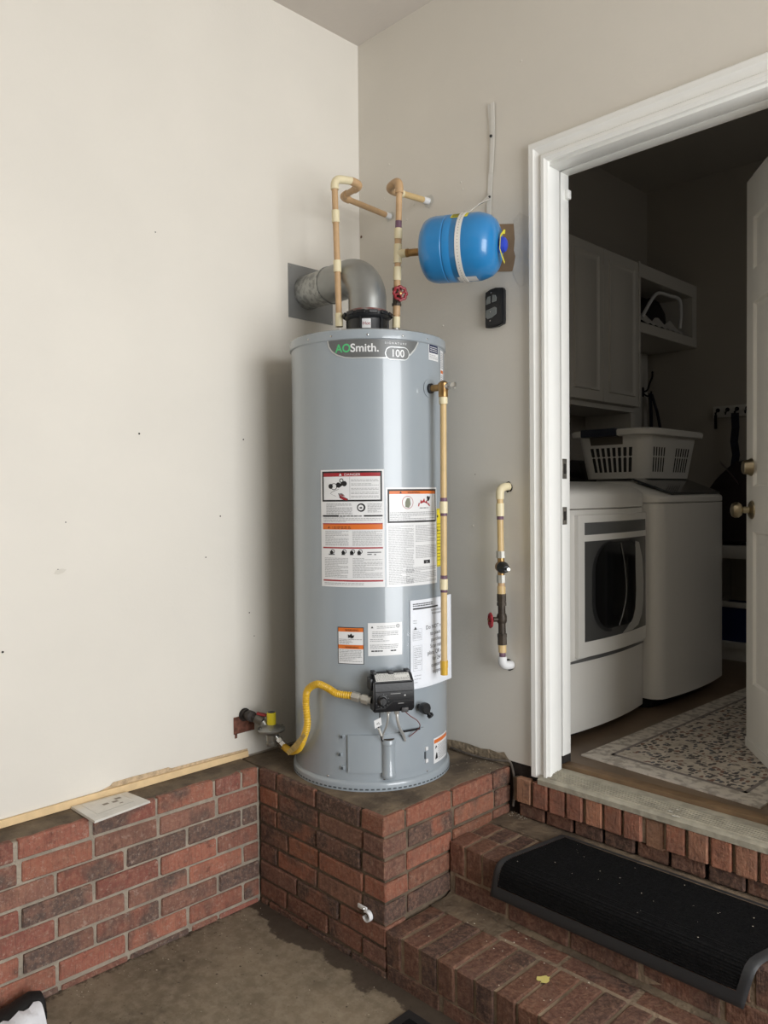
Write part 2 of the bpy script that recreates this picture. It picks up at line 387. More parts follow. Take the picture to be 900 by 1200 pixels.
# door casing, jambs, head (trim_1)
tr = bpy.data.objects.new('trim_1', None); COL.objects.link(tr); tr['kind'] = 'structure'; tr['label'] = 'white painted casing around the laundry doorway'
CP = [(0, 0), (0, .015), (.004, .019), (.021, .019), (.025, .015), (.046, .012), (.049, .016), (.053, .0195), (.063, .0195), (.067, .016), (.074, .013), (.074, 0)]
xl_, xr_, zt_ = .845, XR + .075, ZH + .084
def casing(parts):
    bm = new(); loft(bm, [[Vector((x + dx * a, -b, z + dz * a)) for a, b in CP] for x, z, dx, dz in parts]); return bm
obj('casing_side', casing([(xl_, P - .005, 1, 0), (xl_, zt_, 1, -1)]), m_trim, tr)
obj('casing_head', casing([(xl_, zt_, 1, -1), (xr_, zt_, -1, -1)]), m_trim, tr)
obj('casing_side', casing([(xr_, zt_, -1, -1), (xr_, P - .005, -1, 0)]), m_trim, tr)
bm = new(); box(bm, XI - .02, XI, 0, .067, P, ZH + .02, .002); obj('jamb', bm, m_trim, tr)
bm = new(); box(bm, XI - .02, XI - .001, .0765, .125, P + .055, ZH + .02, .001); obj('jamb', bm, m_trim, tr)
bm = new(); box(bm, XI - .03, XI - .012, .067, .0765, P + .0, ZH + .02); obj('weatherstrip', bm, mat('weatherstrip', (30, 30, 32), .8), tr)
bm = new(); box(bm, XI - .006, XR, 0, .067, ZH, ZH + .02, .002); obj('jamb_head', bm, m_trim, tr)
bm = new(); box(bm, XI - .001, XR + .02, .0765, .125, ZH + .0005, ZH + .02, .001); obj('jamb_head', bm, m_trim, tr)
bm = new(); box(bm, XI - .006, XR, .067, .0765, ZH + .013, ZH + .02); obj('weatherstrip', bm, MATS['weatherstrip'], tr)
bm = new(); box(bm, XR, XR + .045, 0, .125, P, ZH + .02, .002); obj('jamb', bm, m_trim, tr)
m_steel = mat('satin_nickel', (170, 165, 155), .3, 1.0)
m_old = mat('tarnished_strike', (118, 114, 107), .4, .5, var=.3, vscale=60)
for zc, hh in ((1.512, .034), (1.352, .030)):
    bm = new(); box(bm, XI - .0015, XI + .0008, .079, .105, zc - hh, zc + hh, .001, 1); o = obj('strike_plate', bm, m_old, tr, 'worn metal strike plate')
    bm = new(); box(bm, XI + .0006, XI + .0013, .084, .099, zc - hh * .5, zc + hh * .5); obj('strike_hole', bm, m_hole, o)
bm = new(); box(bm, XI - .006, XI + .012, .100, .122, 2.425, 2.455, .003); obj('bumper', bm, m_trim, tr)
bm = new(); box(bm, XI - .012, XI - .001, .0766, .124, P + .01, P + .054); obj('jamb_base', bm, mat('rotted_jamb', (36, 32, 30), .9), tr, 'dark decayed foot of the jamb')

# threshold (trim_2)
t2 = bpy.data.objects.new('trim_2', None); COL.objects.link(t2); t2['kind'] = 'structure'; t2['label'] = 'weathered grey grooved door sill over the brick row'
m_sill = mat('weathered_sill', (172, 166, 150), .6, .25, var=.16, vscale=26, bump=.25, bscale=90)
bm = new(); prof = [(-.034, P - .019), (-.034, P - .003), (-.027, P + .002), (-.022, P + .0035)]
y = -.018
while y < .045:
    z = P + .004 + (y + .018) * .12; prof += [(y, z), (y + .0015, z + .0042), (y + .0065, z + .0042), (y + .008, z + .0002)]; y += .0105
prof += [(.050, P + .013), (.075, P + .0145), (.075, P - .019)]
prism(bm, [(a, b) for a, b in prof], XI - .03, XR + .03, Matrix(((0, 0, 1, 0), (1, 0, 0, 0), (0, 1, 0, 0), (0, 0, 0, 1)))); obj('sill', bm, m_sill, t2)
bm = new(); box(bm, XI - .011, XR + .04, .0755, .118, P - .02, LF + .004, .003); obj('sill_cap', bm, mat('brown_wood_strip', (116, 92, 66), .6, var=.15, vscale=18, bump=.2), t2, 'brown wooden strip at the back of the sill')
bm = new()
for (x, y) in ((1.33, -.006), (1.345, .014), (1.36, -.024), (1.352, -.026)):
    n = 9; put_poly(bm, lambda s, t: Vector((s, t, P + .0082 + (t + .018) * .12)), [(x + math.cos(2 * PI * i / n) * .009 * R_.uniform(.4, 1.3), y + math.sin(2 * PI * i / n) * .003 * R_.uniform(.5, 1.2)) for i in range(n)])
pts = [(1.60, .045), (1.615, .02), (1.612, .0), (1.59, -.018), (1.56, -.027)]
obj('paint_fleck', bm, mat('paint_fleck', (225, 222, 212), .7), t2)

# ---------------------------------------------------------------- brick platform
plat = thing('brick_platform', 'square brick platform under the grey water heater in the corner', 'platform', (PX / 2 + .06, PY / 2, 0))
bm = new(); box(bm, 0.002, PX - .007, PY + .007, -.001, 0.0, P - .006); obj('mortar', bm, m_mortar_d, plat)
for row in range(8):
    zt = P - row * CH; zb = max(zt - (CH - .0095), -.012)
    if row == 7: zt = .016; zb = -.012
    hh = zt - zb; zc = (zt + zb) / 2; even = row % 2 == 0
    # face towards the garage (-y)
    x = PX if (even or row >= 5) else PX - .0995
    first = True
    while x > BX + .02:
        L = .098 if (first and even) else .203
        if first and row == 7: L = .15
        if not first and R_.random() < .06: L = .15
        L = min(L, x - BX - .004); first = False
        if L < .02: break
        xx = x - L / 2
        if not (row >= 5 and L < .03):
            brick(plat, m_brick_p, L, .09, hh, (xx, PY + .045, zc), 0, tone=R_.choice(WEATHERED), dark=(.85 if R_.random() < .22 else R_.uniform(.15, .7)))
        x -= L + .0105
    # face towards the steps (+x)
    y = PY if not even else PY + .0995
    if row < 5:
        first = True
        while y < -.03:
            L = .098 if (first and not even) else .203
            L = min(L, -0.002 - y); first = False
            if L < .03: break
            brick(plat, m_brick_p, L, .09, hh, (PX - .045, y + L / 2, zc), PI / 2, tone=R_.choice(WEATHERED + [(152, 90, 68), (144, 84, 64)]), dark=(.75 if R_.random() < .2 else R_.uniform(.05, .5)))
            y += L + .0105
bm = new(); n = 40     # grime / mortar skin over the top
ring = []
for i in range(n):
    t = i / n * 4; k = int(t); u = t - k; a = .010 + R_.uniform(0, .012)
    c4 = [(0.002, PY + a), (PX - a, PY + a), (PX - a, -.001), (0.002, -.001)]
    p, q = c4[k], c4[(k + 1) % 4]; ring.append((p[0] + (q[0] - p[0]) * u, p[1] + (q[1] - p[1]) * u))
cx_, cy_ = .36, -.31
rings = [[Vector((x, y, P - .008)) for x, y in ring], [Vector((x, y, P + .001)) for x, y in ring], [Vector((cx_ + (x - cx_) * .97, cy_ + (y - cy_) * .97, P + .004)) for x, y in ring]]
loft(bm, rings); obj('mortar_skin', bm, m_dirt, plat)

# ---------------------------------------------------------------- brick steps and the row under the sill
steps = thing('brick_steps', 'dark brown brick steps rising to the laundry doorway', 'steps', (1.4, -.3, 0))
X2 = 2.35
bm = new()
box(bm, PX + .004, X2, PY + .004, -.001, 0, .1415); box(bm, PX + .004, X2, -.331, -.001, 0.13, .3155); box(bm, PX + .03, X2, -.020, -.001, .371, .45)
obj('mortar', bm, m_mortar_s, steps)
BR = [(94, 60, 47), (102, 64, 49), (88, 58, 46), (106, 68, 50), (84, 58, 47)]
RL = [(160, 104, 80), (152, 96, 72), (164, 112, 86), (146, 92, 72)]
x = PX + .006; k = 0
while x < X2 - .06:      # first step: bricks on edge, then a stretcher row behind them
    wd = .0575
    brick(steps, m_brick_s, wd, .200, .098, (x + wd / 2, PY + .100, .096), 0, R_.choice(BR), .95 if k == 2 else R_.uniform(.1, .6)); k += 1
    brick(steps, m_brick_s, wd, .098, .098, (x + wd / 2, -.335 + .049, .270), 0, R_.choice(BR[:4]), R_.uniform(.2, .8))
    x += wd + .0095
x = PX + .006
while x < X2 - .2:
    L = .203 if R_.random() > .12 else .13
    brick(steps, m_brick_s, L, .085, .06, (x + L / 2, PY + .001 + .0425, .012), 0, R_.choice(BR), R_.uniform(.3, .8))
    L2 = L; brick(steps, m_brick_s, L2, .064, .06, (x + L2 / 2 + .03, -.385 + .010, .113), 0, R_.choice(BR), R_.uniform(.2, .7))
    brick(steps, m_brick_s, L2, .085, .062, (x + L2 / 2 + .015, -.333 + .0425, .183), 0, R_.choice(BR), R_.uniform(.1, .7))
    x += L + .0105
x = PX + .006; k = 0
while x < X2 - .06:      # second step tread behind the nosing
    wd = .0575; brick(steps, m_brick_s, wd, .100, .06, (x + wd / 2, -.180, .288), 0, R_.choice(BR), R_.uniform(.2, .8)); x += wd + .0095
x = PX + .05
while x < X2 - .1:
    L = .098; brick(steps, m_brick_s, L, .012, .045, (x + L / 2, -.011, .345), 0, R_.choice(BR), R_.uniform(.3, .9)); x += L + .0105
x = .7935; k = 0
while x < X2 - .06:      # row of bricks on edge under the sill
    wd = .0572
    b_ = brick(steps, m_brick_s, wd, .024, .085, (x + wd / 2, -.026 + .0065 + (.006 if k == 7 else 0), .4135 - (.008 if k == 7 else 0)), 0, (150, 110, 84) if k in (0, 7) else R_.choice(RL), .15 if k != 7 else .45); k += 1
    x += wd + .0096
bm = new(); box(bm, PX + .10, X2, -.009, -.001, .366, .3715); obj('mortar_joint', bm, m_gap, steps)
# silt on the treads
bm = new()
for (xa, xb, ya, yb, z) in ((PX + .004, PX + .50, -.128, -.004, .3185),):
    sheet(bm, lambda s, t: Vector((s, t, z + R_.uniform(-.001, .002))), xa, xb, ya, yb, 20, 6)
obj('silt', bm, m_dirt, steps)
bm = new(); sheet(bm, lambda s, t: Vector((s, t, .1375 + max(0, t + .36) * .45 + R_.uniform(0, .004))), PX + .002, X2, -.350, -.328, 80, 3)
sheet(bm, lambda s, t: Vector((s, t, .1445 + R_.uniform(-.001, .0015))), PX + .002, PX + .25, -.425, -.335, 12, 6)
obj('silt', bm, m_dirt, steps)
bm = new(); n = 18; put_poly(bm, lambda s, t: Vector((s, t, .1475)), [(1.213 + math.cos(2 * PI * i / n) * .016 * R_.uniform(.4, 1.25), -.497 + math.sin(2 * PI * i / n) * .022 * R_.uniform(.4, 1.2)) for i in range(n)])
obj('paint_splat', bm, mat('yellow_paint', (214, 200, 120), .6), steps, 'dried yellow paint splat')
# ================================================================ THE WATER HEATER
HC = Vector((0.38, -0.32, 0)); TH0 = math.radians(-43.53); RB = 0.267
def hcyl(r):
    def f(s, z):
        a = TH0 + s / RB; return Vector((HC.x + r * math.cos(a), HC.y + r * math.sin(a), z))
    return f
def hframe(s, z, r):                      # local x = along the shell, y = into the tank, z = up
    a = TH0 + s / RB; n = Vector((math.cos(a), math.sin(a), 0)); t = Vector((-math.sin(a), math.cos(a), 0))
    m = Matrix((t, -n, Vector((0, 0, 1)))).transposed().to_4x4(); m.translation = Vector((HC.x, HC.y, z)) + n * r; return m
m_tank = mat('grey_enamel', (150, 159, 166), .30, var=.012, vscale=5, bump=.006, bscale=12, coat=.8)
m_tank_d = mat('grey_enamel_slots', (70, 76, 80), .6)
m_white = mat('label_white', (226, 227, 228), .35, coat=.3)
m_ink = mat('ink_black', (28, 28, 30), .5); m_grey = mat('ink_grey', (138, 139, 142), .5)
m_red = mat('ink_red', (158, 36, 44), .45); m_orange = mat('ink_orange', (214, 112, 44), .45)
m_black = mat('black_plastic', (26, 27, 30), .42, bump=.05, bscale=150)
m_chrome = mat('chrome', (200, 200, 198), .18, 1.0); m_alu = mat('aluminium_tube', (206, 206, 203), .3, .55)
m_brass = mat('brass', (168, 134, 88), .35, .85, var=.15, vscale=40)
wh = thing('water_heater', 'tall grey tank water heater standing on the brick platform in the corner', 'water heater', (HC.x, HC.y, P + .004))
hc0 = (HC.x, HC.y, 0)
bm = new(); lathe(bm, [(.262, .500), (RB, .503), (RB, 1.20), (RB, 1.932), (.262, 1.934)], hc0, n=128); obj('tank_body', bm, m_tank, wh)
bm = new(); lathe(bm, [(.10, 1.950), (.24, 1.957), (.266, 1.957), (.2715, 1.953), (.2722, 1.944), (.2722, 1.926), (.2685, 1.923)], hc0, n=128); lid = obj('top_cap', bm, m_tank, wh)
for s in (-.118, .0, .113, -.21, .21):
    bm = new(); f = hframe(s, 1.936, .272); lathe(bm, [(.0, -.0), (.0035, 0), (.0032, .002), (.0015, .003)], f.translation, f.to_3x3() @ Vector((0, -1, 0)), 10); obj('screw', bm, m_chrome, lid)
bm = new(); lathe(bm, [(.270, P + .0045), (.2755, P + .0045), (.2755, .499), (.2745, .503), (.2700, .509), (.266, .511)], hc0, n=128); ring = obj('base_ring', bm, m_tank, wh)
bm = new()
for k in range(46):
    a = TH0 - 1.5 + k * 0.0655; f = hframe((a - TH0) * RB, .487, .2757); box(bm, -.0055, .0055, -.0004, .002, -.0022, .0022, mtx=f)
obj('slots', bm, m_tank_d, ring, kind='stuff')
for s in (-.15, .04, .20):
    f = hframe(s, .517, .267); bm = new(); lathe(bm, [(.0035, 0), (.003, .002), (.001, .003)], f.translation, f.to_3x3() @ Vector((0, -1, 0)), 10); obj('screw', bm, m_chrome, ring)

# brand badge
f1, f2, f3 = hcyl(RB + .0012), hcyl(RB + .0018), hcyl(RB + .0024)
def strip(bm, f, ss, zt, zb):
    a = [bm.verts.new(f(s, zb(s))) for s in ss]; b = [bm.verts.new(f(s, zt(s))) for s in ss]
    for i in range(len(ss) - 1): bm.faces.new((a[i], a[i + 1], b[i + 1], b[i]))
def interp(tab):
    def g(s):
        for (a, x), (b, y) in zip(tab, tab[1:]):
            if a <= s <= b: return x + (y - x) * (s - a) / (b - a)
        return tab[0][1] if s < tab[0][0] else tab[-1][1]
    return g
zbot = interp([(-.131, 1.922), (-.127, 1.905), (-.116, 1.889), (-.098, 1.877), (-.075, 1.869), (-.05, 1.866), (.09, 1.866), (.115, 1.869), (.14, 1.880), (.158, 1.899), (.168, 1.915), (.172, 1.923)])
ss = [-.131 + .303 * i / 70 for i in range(71)]
bm = new(); strip(bm, f1, [s * 1.025 - .0005 for s in ss], lambda s: 1.9275, lambda s: zbot(s / 1.025) - .0035)
badge = obj('brand_badge', bm, mat('badge_rim', (205, 208, 208), .3, .4), wh, 'grey brand badge with silver rim')
bm = new(); strip(bm, f2, ss, lambda s: 1.9245, zbot); obj('badge_face', bm, mat('badge_grey', (104, 106, 106), .35, .2), badge)
bm = new(); put_text(bm, 'AO', .0365, f3, -.105, 1.8835, sx=.92, bold=.0007); obj('lettering', bm, mat('badge_green', (84, 190, 122), .4), badge, 'green letters')
bm = new(); put_text(bm, 'Smith.', .0365, f3, -.056, 1.8835, sx=1.0, bold=.0006); obj('lettering', bm, m_white, badge, 'white letters')
bm = new(); put_text(bm, 'S I G N A T U R E', .0085, f3, .054, 1.9085, sx=1.15); obj('lettering', bm, m_white, badge, 'small white letters')
def pill(bm, f, s0, s1, z0, z1, n=10):
    r = (z1 - z0) / 2; zc = (z0 + z1) / 2; pts = []
    for i in range(n + 1): a = PI / 2 + PI * i / n; pts.append((s0 + r + r * math.cos(a), zc + r * math.sin(a)))
    for i in range(n + 1): a = -PI / 2 + PI * i / n; pts.append((s1 - r + r * math.cos(a), zc + r * math.sin(a)))
    zs = {}
    us = [s0 + (s1 - s0) * i / 28 for i in range(29)]
    def h(s):
        d = max(0, s0 + r - s, s - (s1 - r)); return math.sqrt(max(0, r * r - d * d))
    strip(bm, f, us, lambda s: zc + h(s), lambda s: zc - h(s))
bm = new(); pill(bm, hcyl(RB + .0027), .054, .138, 1.8585, 1.9005); obj('pill_rim', bm, MATS['badge_rim'], badge)
bm = new(); pill(bm, hcyl(RB + .0031), .0565, .1355, 1.8610, 1.8980); obj('pill', bm, MATS['badge_grey'], badge)
bm = new(); put_text(bm, '100', .033, hcyl(RB + .0036), .096, 1.8685, 'CENTER', sx=.95, bold=.0004); obj('lettering', bm, m_white, badge)

def label(name, s0, s1, z0, z1, m=None, lab=None):
    bm = new(); put_rect(bm, hcyl(RB + .0009), s0, s1, z0, z1, max(2, int((s1 - s0) / .006))); return obj(name, bm, m or m_white, wh, lab)
P1, P2, P3 = hcyl(RB + .0014), hcyl(RB + .0019), hcyl(RB + .0024)
def pr(parent, m, fn, lvl=P1, name='print'):
    bm = new(); fn(bm, lvl); bm.verts.ensure_lookup_table(); bm.verts.index_update()
    seen = {}; groups = []
    for v in bm.verts:
        if v in seen: continue
        st_, grp = [v], []; seen[v] = 1
        while st_:
            q = st_.pop(); grp.append(q)
            for e in q.link_edges:
                o_ = e.other_vert(q)
                if o_ not in seen: seen[o_] = 1; st_.append(o_)
        groups.append(grp)
    if 2 <= len(groups) <= 5:                    # a few separate marks: each a piece of its own
        for grp in groups:
            b2 = new(); mp = {v: b2.verts.new(v.co) for v in grp}
            for f_ in {f_ for v in grp for f_ in v.link_faces}: b2.faces.new([mp[v] for v in f_.verts])
            o_ = obj(name, b2, m, parent)
        bm.free(); return o_
    o_ = obj(name, bm, m, parent, recalc=True)
    if len(groups) > 40: o_['kind'] = 'stuff'      # fine print nobody could pick apart
    return o_
def frame(bm, f, s0, s1, z0, z1, w):
    put_rect(bm, f, s0, s1, z1 - w, z1); put_rect(bm, f, s0, s1, z0, z0 + w); put_rect(bm, f, s0, s0 + w, z0, z1, 1); put_rect(bm, f, s1 - w, s1, z0, z1, 1)
# upper left danger label
L1 = label('danger_label', -.1665, .0475, 1.135, 1.511, lab='tall white danger label with red and orange bands')
pr(L1, m_ink, lambda b, f: frame(b, f, -.160, .041, 1.409, 1.506, .0055))
pr(L1, m_red, lambda b, f: (put_rect(b, f, -.1545, .0355, 1.489, 1.5005), put_rect(b, f, -.159, .042, 1.2585, 1.263), put_rect(b, f, -.159, .042, 1.153, 1.158)), name='red_band')
pr(L1, m_orange, lambda b, f: put_rect(b, f, -.159, .042, 1.3195, 1.339), name='orange_band')
pr(L1, m_red, lambda b, f: put_rect(b, f, -.159, .042, 1.336, 1.3395), P2, name='red_band')
pr(L1, m_white, lambda b, f: (put_text(b, 'DANGER', .0105, f, -.054, 1.4913, 'CENTER', 1.25), put_poly(b, f, [(-.098, 1.4915), (-.0885, 1.4915), (-.0932, 1.4995)])), P2)
def hand(b, f, s, z, k):
    put_poly(b, f, [(s, z), (s + .9 * k, z - .25 * k), (s + 1.6 * k, z - .55 * k), (s + 1.7 * k, z - .9 * k), (s + .8 * k, z - .75 * k), (s + .1 * k, z - .45 * k)])
    for i in range(4): put_poly(b, f, [(s + .3 * i * k, z + .0 * k), (s + .3 * i * k + .16 * k, z - .03 * k), (s + .2 * i * k - .1 * k, z + .42 * k), (s + .2 * i * k - .2 * k, z + .38 * k)])
def art1(b, f):
    put_disc(b, f, -.128, 1.458, .008); put_disc(b, f, -.116, 1.457, .011, .009, 16)
    put_poly(b, f, [(-.108, 1.455), (-.098, 1.453), (-.084, 1.462), (-.078, 1.470), (-.087, 1.472), (-.098, 1.464), (-.108, 1.462)])
    put_disc(b, f, -.101, 1.463, .0075); put_disc(b, f, -.080, 1.466, .0085); put_disc(b, f, -.090, 1.476, .007, .0045)
    put_disc(b, f, -.026, 1.3895, .0135); hand(b, f, -.098, 1.428, .018)
pr(L1, m_ink, art1)
pr(L1, m_red, lambda b, f: hand(b, f, -.0945, 1.4255, .0145), P2)
pr(L1, m_white, lambda b, f: (put_disc(b, f, -.027, 1.3895, .009), ), P2)
pr(L1, m_ink, lambda b, f: put_poly(b, f, [(-.0335, 1.389), (-.026, 1.392), (-.022, 1.389), (-.026, 1.3855)]), P3)
pr(L1, m_grey, lambda b, f: (put_rect(b, f, -.0625, -.0615, 1.416, 1.487, 1), put_poly(b, f, [(-.13, 1.434), (-.124, 1.441), (-.10, 1.449), (-.099, 1.4478), (-.123, 1.4395), (-.1285, 1.434)]), put_poly(b, f, [(-.13, 1.434), (-.1285, 1.434), (-.108, 1.4265), (-.109, 1.4255)])))
def txt1(b, f):
    r = random.Random(3)
    for z in (1.482, 1.469, 1.4545, 1.442, 1.430): put_lines(b, f, -.058, .030, z - .0088, z, .0044, .0014, r)
    put_lines(b, f, -.145, -.055, 1.364, 1.405, .0042, .0016, r); put_lines(b, f, -.006, .040, 1.372, 1.404, .0042, .0016, r)
    put_lines(b, f, -.156, .040, 1.342, 1.372 - .009, .0046, .0014, r)
    for z0, z1 in ((1.267, 1.317),): put_lines(b, f, -.15, -.068, z0, z1, .0044, .0014, r); put_lines(b, f, -.055, .040, z0, z1, .0044, .0014, r)
    put_lines(b, f, -.153, -.07, 1.163, 1.231, .0043, .0014, r); put_lines(b, f, -.055, .040, 1.163, 1.231, .0043, .0014, r)
    put_lines(b, f, -.155, -.02, 1.141, 1.151, .0043, .0014, r)
pr(L1, m_grey, txt1)
def bar1(b, f):
    put_rect(b, f, -.159, -.100, 1.3605, 1.3655); put_rect(b, f, -.018, .042, 1.3605, 1.3655); put_lines(b, f, -.097, -.022, 1.3595, 1.366, .005, .003, random.Random(5))
    put_poly(b, f, [(-.141, 1.3225), (-.130, 1.3225), (-.1355, 1.331)])
    put_lines(b, f, -.124, -.06, 1.3215, 1.331, .0044, .002, random.Random(6))
    for s, w in ((-.127, .022), (-.086, .012), (-.058, .012), (-.034, .011)):
        put_disc(b, f, s, 1.2455, .006); put_rect(b, f, s - w / 2, s + w / 2, 1.238, 1.241); put_disc(b, f, s + .004, 1.249, .007, .005)
    put_rect(b, f, -.008, .036, 1.2455, 1.248); put_rect(b, f, -.008, .006, 1.239, 1.2415); put_rect(b, f, .014, .020, 1.238, 1.241)
pr(L1, m_ink, bar1)
# right hand warning label
L2 = label('warning_label', .0535, .264, 1.134, 1.4525, lab='white warning label with orange band and red flame')
pr(L2, m_ink, lambda b, f: (frame(b, f, .0585, .2585, 1.339, 1.447, .0055), put_rect(b, f, .192, .222, 1.203, 1.2145)))
pr(L2, m_orange, lambda b, f: put_rect(b, f, .064, .253, 1.4315, 1.4415), name='orange_band')
pr(L2, m_ink, lambda b, f: (put_text(b, 'WARNING', .0085, f, .152, 1.4335, 'CENTER', 1.2), put_poly(b, f, [(.098, 1.4335), (.107, 1.4335), (.1025, 1.4405)])), P2)
pr(L2, m_red, lambda b, f: (put_disc(b, f, .128, 1.404, .021, .0195), put_poly(b, f, [(.168, 1.391), (.225, 1.391), (.217, 1.402), (.212, 1.399), (.208, 1.411), (.200, 1.405), (.196, 1.417), (.187, 1.407), (.180, 1.412), (.177, 1.401), (.171, 1.402)])), name='red_print')
pr(L2, mat('ink_olive', (120, 124, 104), .5), lambda b, f: (put_poly(b, f, [(.119, 1.390), (.132, 1.386), (.139, 1.398), (.136, 1.418), (.125, 1.418), (.119, 1.405)]), ))
pr(L2, m_ink, lambda b, f: (put_disc(b, f, .213, 1.419, .0055), put_poly(b, f, [(.207, 1.410), (.216, 1.407), (.222, 1.414), (.225, 1.424), (.219, 1.421), (.213, 1.416)]), put_lines(b, f, .175, .215, 1.3835, 1.389, .0045, .0022, random.Random(8))), P2)
def txt2(b, f):
    r = random.Random(4)
    put_lines(b, f, .066, .25, 1.346, 1.376, .0050, .0018, r)
    put_lines(b, f, .06, .15, 1.142, 1.332, .0043, .0014, r); put_lines(b, f, .157, .258, 1.272, 1.332, .0043, .0014, r); put_lines(b, f, .157, .258, 1.222, 1.266, .0043, .0014, r); put_lines(b, f, .12, .258, 1.142, 1.196, .0043, .0014, r)
pr(L2, m_grey, txt2); pr(L2, m_white, lambda b, f: put_text(b, 'UL', .008, f, .200, 1.2055, 'LEFT', 1.2), P2)
# lower small labels
L3 = label('fire_label', -.108, -.0215, .888, 1.0065, m_ink, 'small white label with two orange bands and black edge')
pr(L3, m_white, lambda b, f: put_rect(b, f, -.1058, -.0237, .890, 1.0043)); pr(L3, m_orange, lambda b, f: (put_rect(b, f, -.1058, -.0237, .992, 1.0043), put_rect(b, f, -.1058, -.0237, .937, .950)), P2, 'orange_band')
pr(L3, m_ink, lambda b, f: (put_text(b, 'WARNING', .0085, f, -.060, .9945, 'CENTER', 1.1), put_text(b, 'WARNING', .0085, f, -.060, .9395, 'CENTER', 1.1), put_poly(b, f, [(-.072, .972), (-.066, .974), (-.062, .971), (-.055, .973), (-.052, .982), (-.058, .980), (-.062, .987), (-.067, .981), (-.073, .984)])), P3)
pr(L3, m_grey, lambda b, f: (put_lines(b, f, -.103, -.028, .953, .971, .0044, .0017, random.Random(9)), put_lines(b, f, -.103, -.028, .893, .936, .0044, .0017, random.Random(10))), P2)
L4 = label('rating_plate', -.0085, .103, .915, 1.0205, lab='pale blue white rating plate')
def rp(b, f):
    r = random.Random(11)
    put_lines(b, f, .02, .08, 1.0, 1.013, .005, .0016, r); put_lines(b, f, .005, .09, .975, .996, .0052, .0018, r); put_lines(b, f, -.002, .06, .957, .972, .0052, .0018, r); put_lines(b, f, -.002, .09, .938, .954, .0052, .0018, r)
pr(L4, m_grey, rp)
pr(L4, m_ink, lambda b, f: (put_lines(b, f, .002, .038, .926, .933, .0045, .004, random.Random(12)), put_lines(b, f, .064, .082, .926, .933, .0045, .004, random.Random(13)), put_disc(b, f, .089, 1.009, .0058, .0046), put_text(b, 'C', .007, f, .0866, 1.0065), put_poly(b, f, [(.001, 1.004), (.009, 1.004), (.005, 1.011)])), P2)
L5 = label('efficiency_label', .262, .345, 1.187, 1.3815, mat('yellow_label', (226, 206, 40), .45), 'yellow label behind the relief pipe')
pr(L5, m_ink, lambda b, f: (frame(b, f, .264, .343, 1.189, 1.379, .0015), put_rect(b, f, .267, .275, 1.352, 1.360), put_rect(b, f, .269, .273, 1.303, 1.313), put_lines(b, f, .267, .34, 1.20, 1.34, .011, .002, random.Random(2))))
L6 = label('blue_sticker', .2243, .2850, 1.872, 1.926, lab='small white sticker with dark blue block')
pr(L6, mat('ink_navy', (40, 48, 78), .5), lambda b, f: put_rect(b, f, .2275, .2820, 1.896, 1.923)); pr(L6, m_white, lambda b, f: put_lines(b, f, .232, .275, 1.900, 1.920, .0062, .0022, random.Random(20)), P2)
pr(L6, m_grey, lambda b, f: put_lines(b, f, .229, .28, 1.875, 1.893, .005, .0016, random.Random(21)))
L7 = label('side_sticker', .305, .338, 1.80, 1.915, lab='narrow white sticker at the tank edge')
pr(L7, m_orange, lambda b, f: put_rect(b, f, .308, .334, 1.838, 1.848)); pr(L7, m_grey, lambda b, f: (put_lines(b, f, .308, .334, 1.855, 1.91, .006, .002, random.Random(22)), put_lines(b, f, .308, .334, 1.803, 1.835, .006, .002, random.Random(22))))
L8 = label('base_label', .2350, .345, .531, .6150, lab='white label with orange band near the base')
pr(L8, m_orange, lambda b, f: put_rect(b, f, .2375, .343, .597, .6095), name='orange_band')
pr(L8, m_ink, lambda b, f: (put_poly(b, f, [(.243, .578), (.247, .589), (.252, .588), (.257, .580), (.252, .583), (.248, .580)]), put_poly(b, f, [(.243, .543), (.260, .545), (.256, .562), (.251, .566), (.248, .558)])))
pr(L8, m_grey, lambda b, f: put_lines(b, f, .263, .343, .538, .592, .0052, .002, random.Random(23)))

# paper in a clear sleeve, curling off the shell at its right edge
def paper(off):
    s1 = .240; a1 = TH0 + s1 / RB; t = Vector((-math.sin(a1), math.cos(a1), 0)); nn = Vector((math.cos(a1), math.sin(a1), 0))
    g = hcyl(RB + off)
    def f(s, z):
        if s <= s1: return g(s, z)
        q = g(s1, z) + t * (s - s1); d = (s - s1); return q - nn * d * d * .25
    return f
bm = new(); sheet(bm, paper(.0030), .1325, .3490, .797, 1.0865, 28, 1); pp = obj('instruction_sheet', bm, mat('paper_white', (226, 228, 232), .5), wh, 'white instruction sheet in a clear sleeve')
fp = paper(.0036)
def ptxt(b, f):
    for i, tx in enumerate(('Do NOT return', 'to place of', 'purchase.', 'Scan rating', 'plate QR code', 'for 24/7', 'customer', 'support')):
        put_text(b, tx, .0185, f, .258, .986 - .0213 * i, 'CENTER', 1.0)
    put_text(b, 'Residential Gas', .0088, f, .255, 1.044, 'CENTER', 1.15); put_text(b, 'Water Heater', .0088, f, .255, 1.033, 'CENTER', 1.15)
    put_rect(b, f, .143, .262, 1.0555, 1.0605)
    put_poly(b, f, [(.146, .990), (.158, .990), (.152, 1.000)]); put_lines(b, f, .143, .235, 1.0655, 1.078, .0062, .0032, random.Random(30))
pr(pp, m_ink, ptxt, fp)
def ptx2(b, f):
    r = random.Random(31); put_lines(b, f, .144, .176, 1.004, 1.026, .0075, .0018, r); put_lines(b, f, .144, .176, .958, .988, .0052, .0014, r); put_lines(b, f, .146, .176, .860, .935, .0060, .0016, r); put_lines(b, f, .146, .176, .815, .85, .011, .0016, r)
    frame(b, f, .142, .178, .856, .938, .0006); frame(b, f, .142, .178, .955, .992, .0006)
pr(pp, m_grey, ptx2, fp)
sl = paper(.0058)
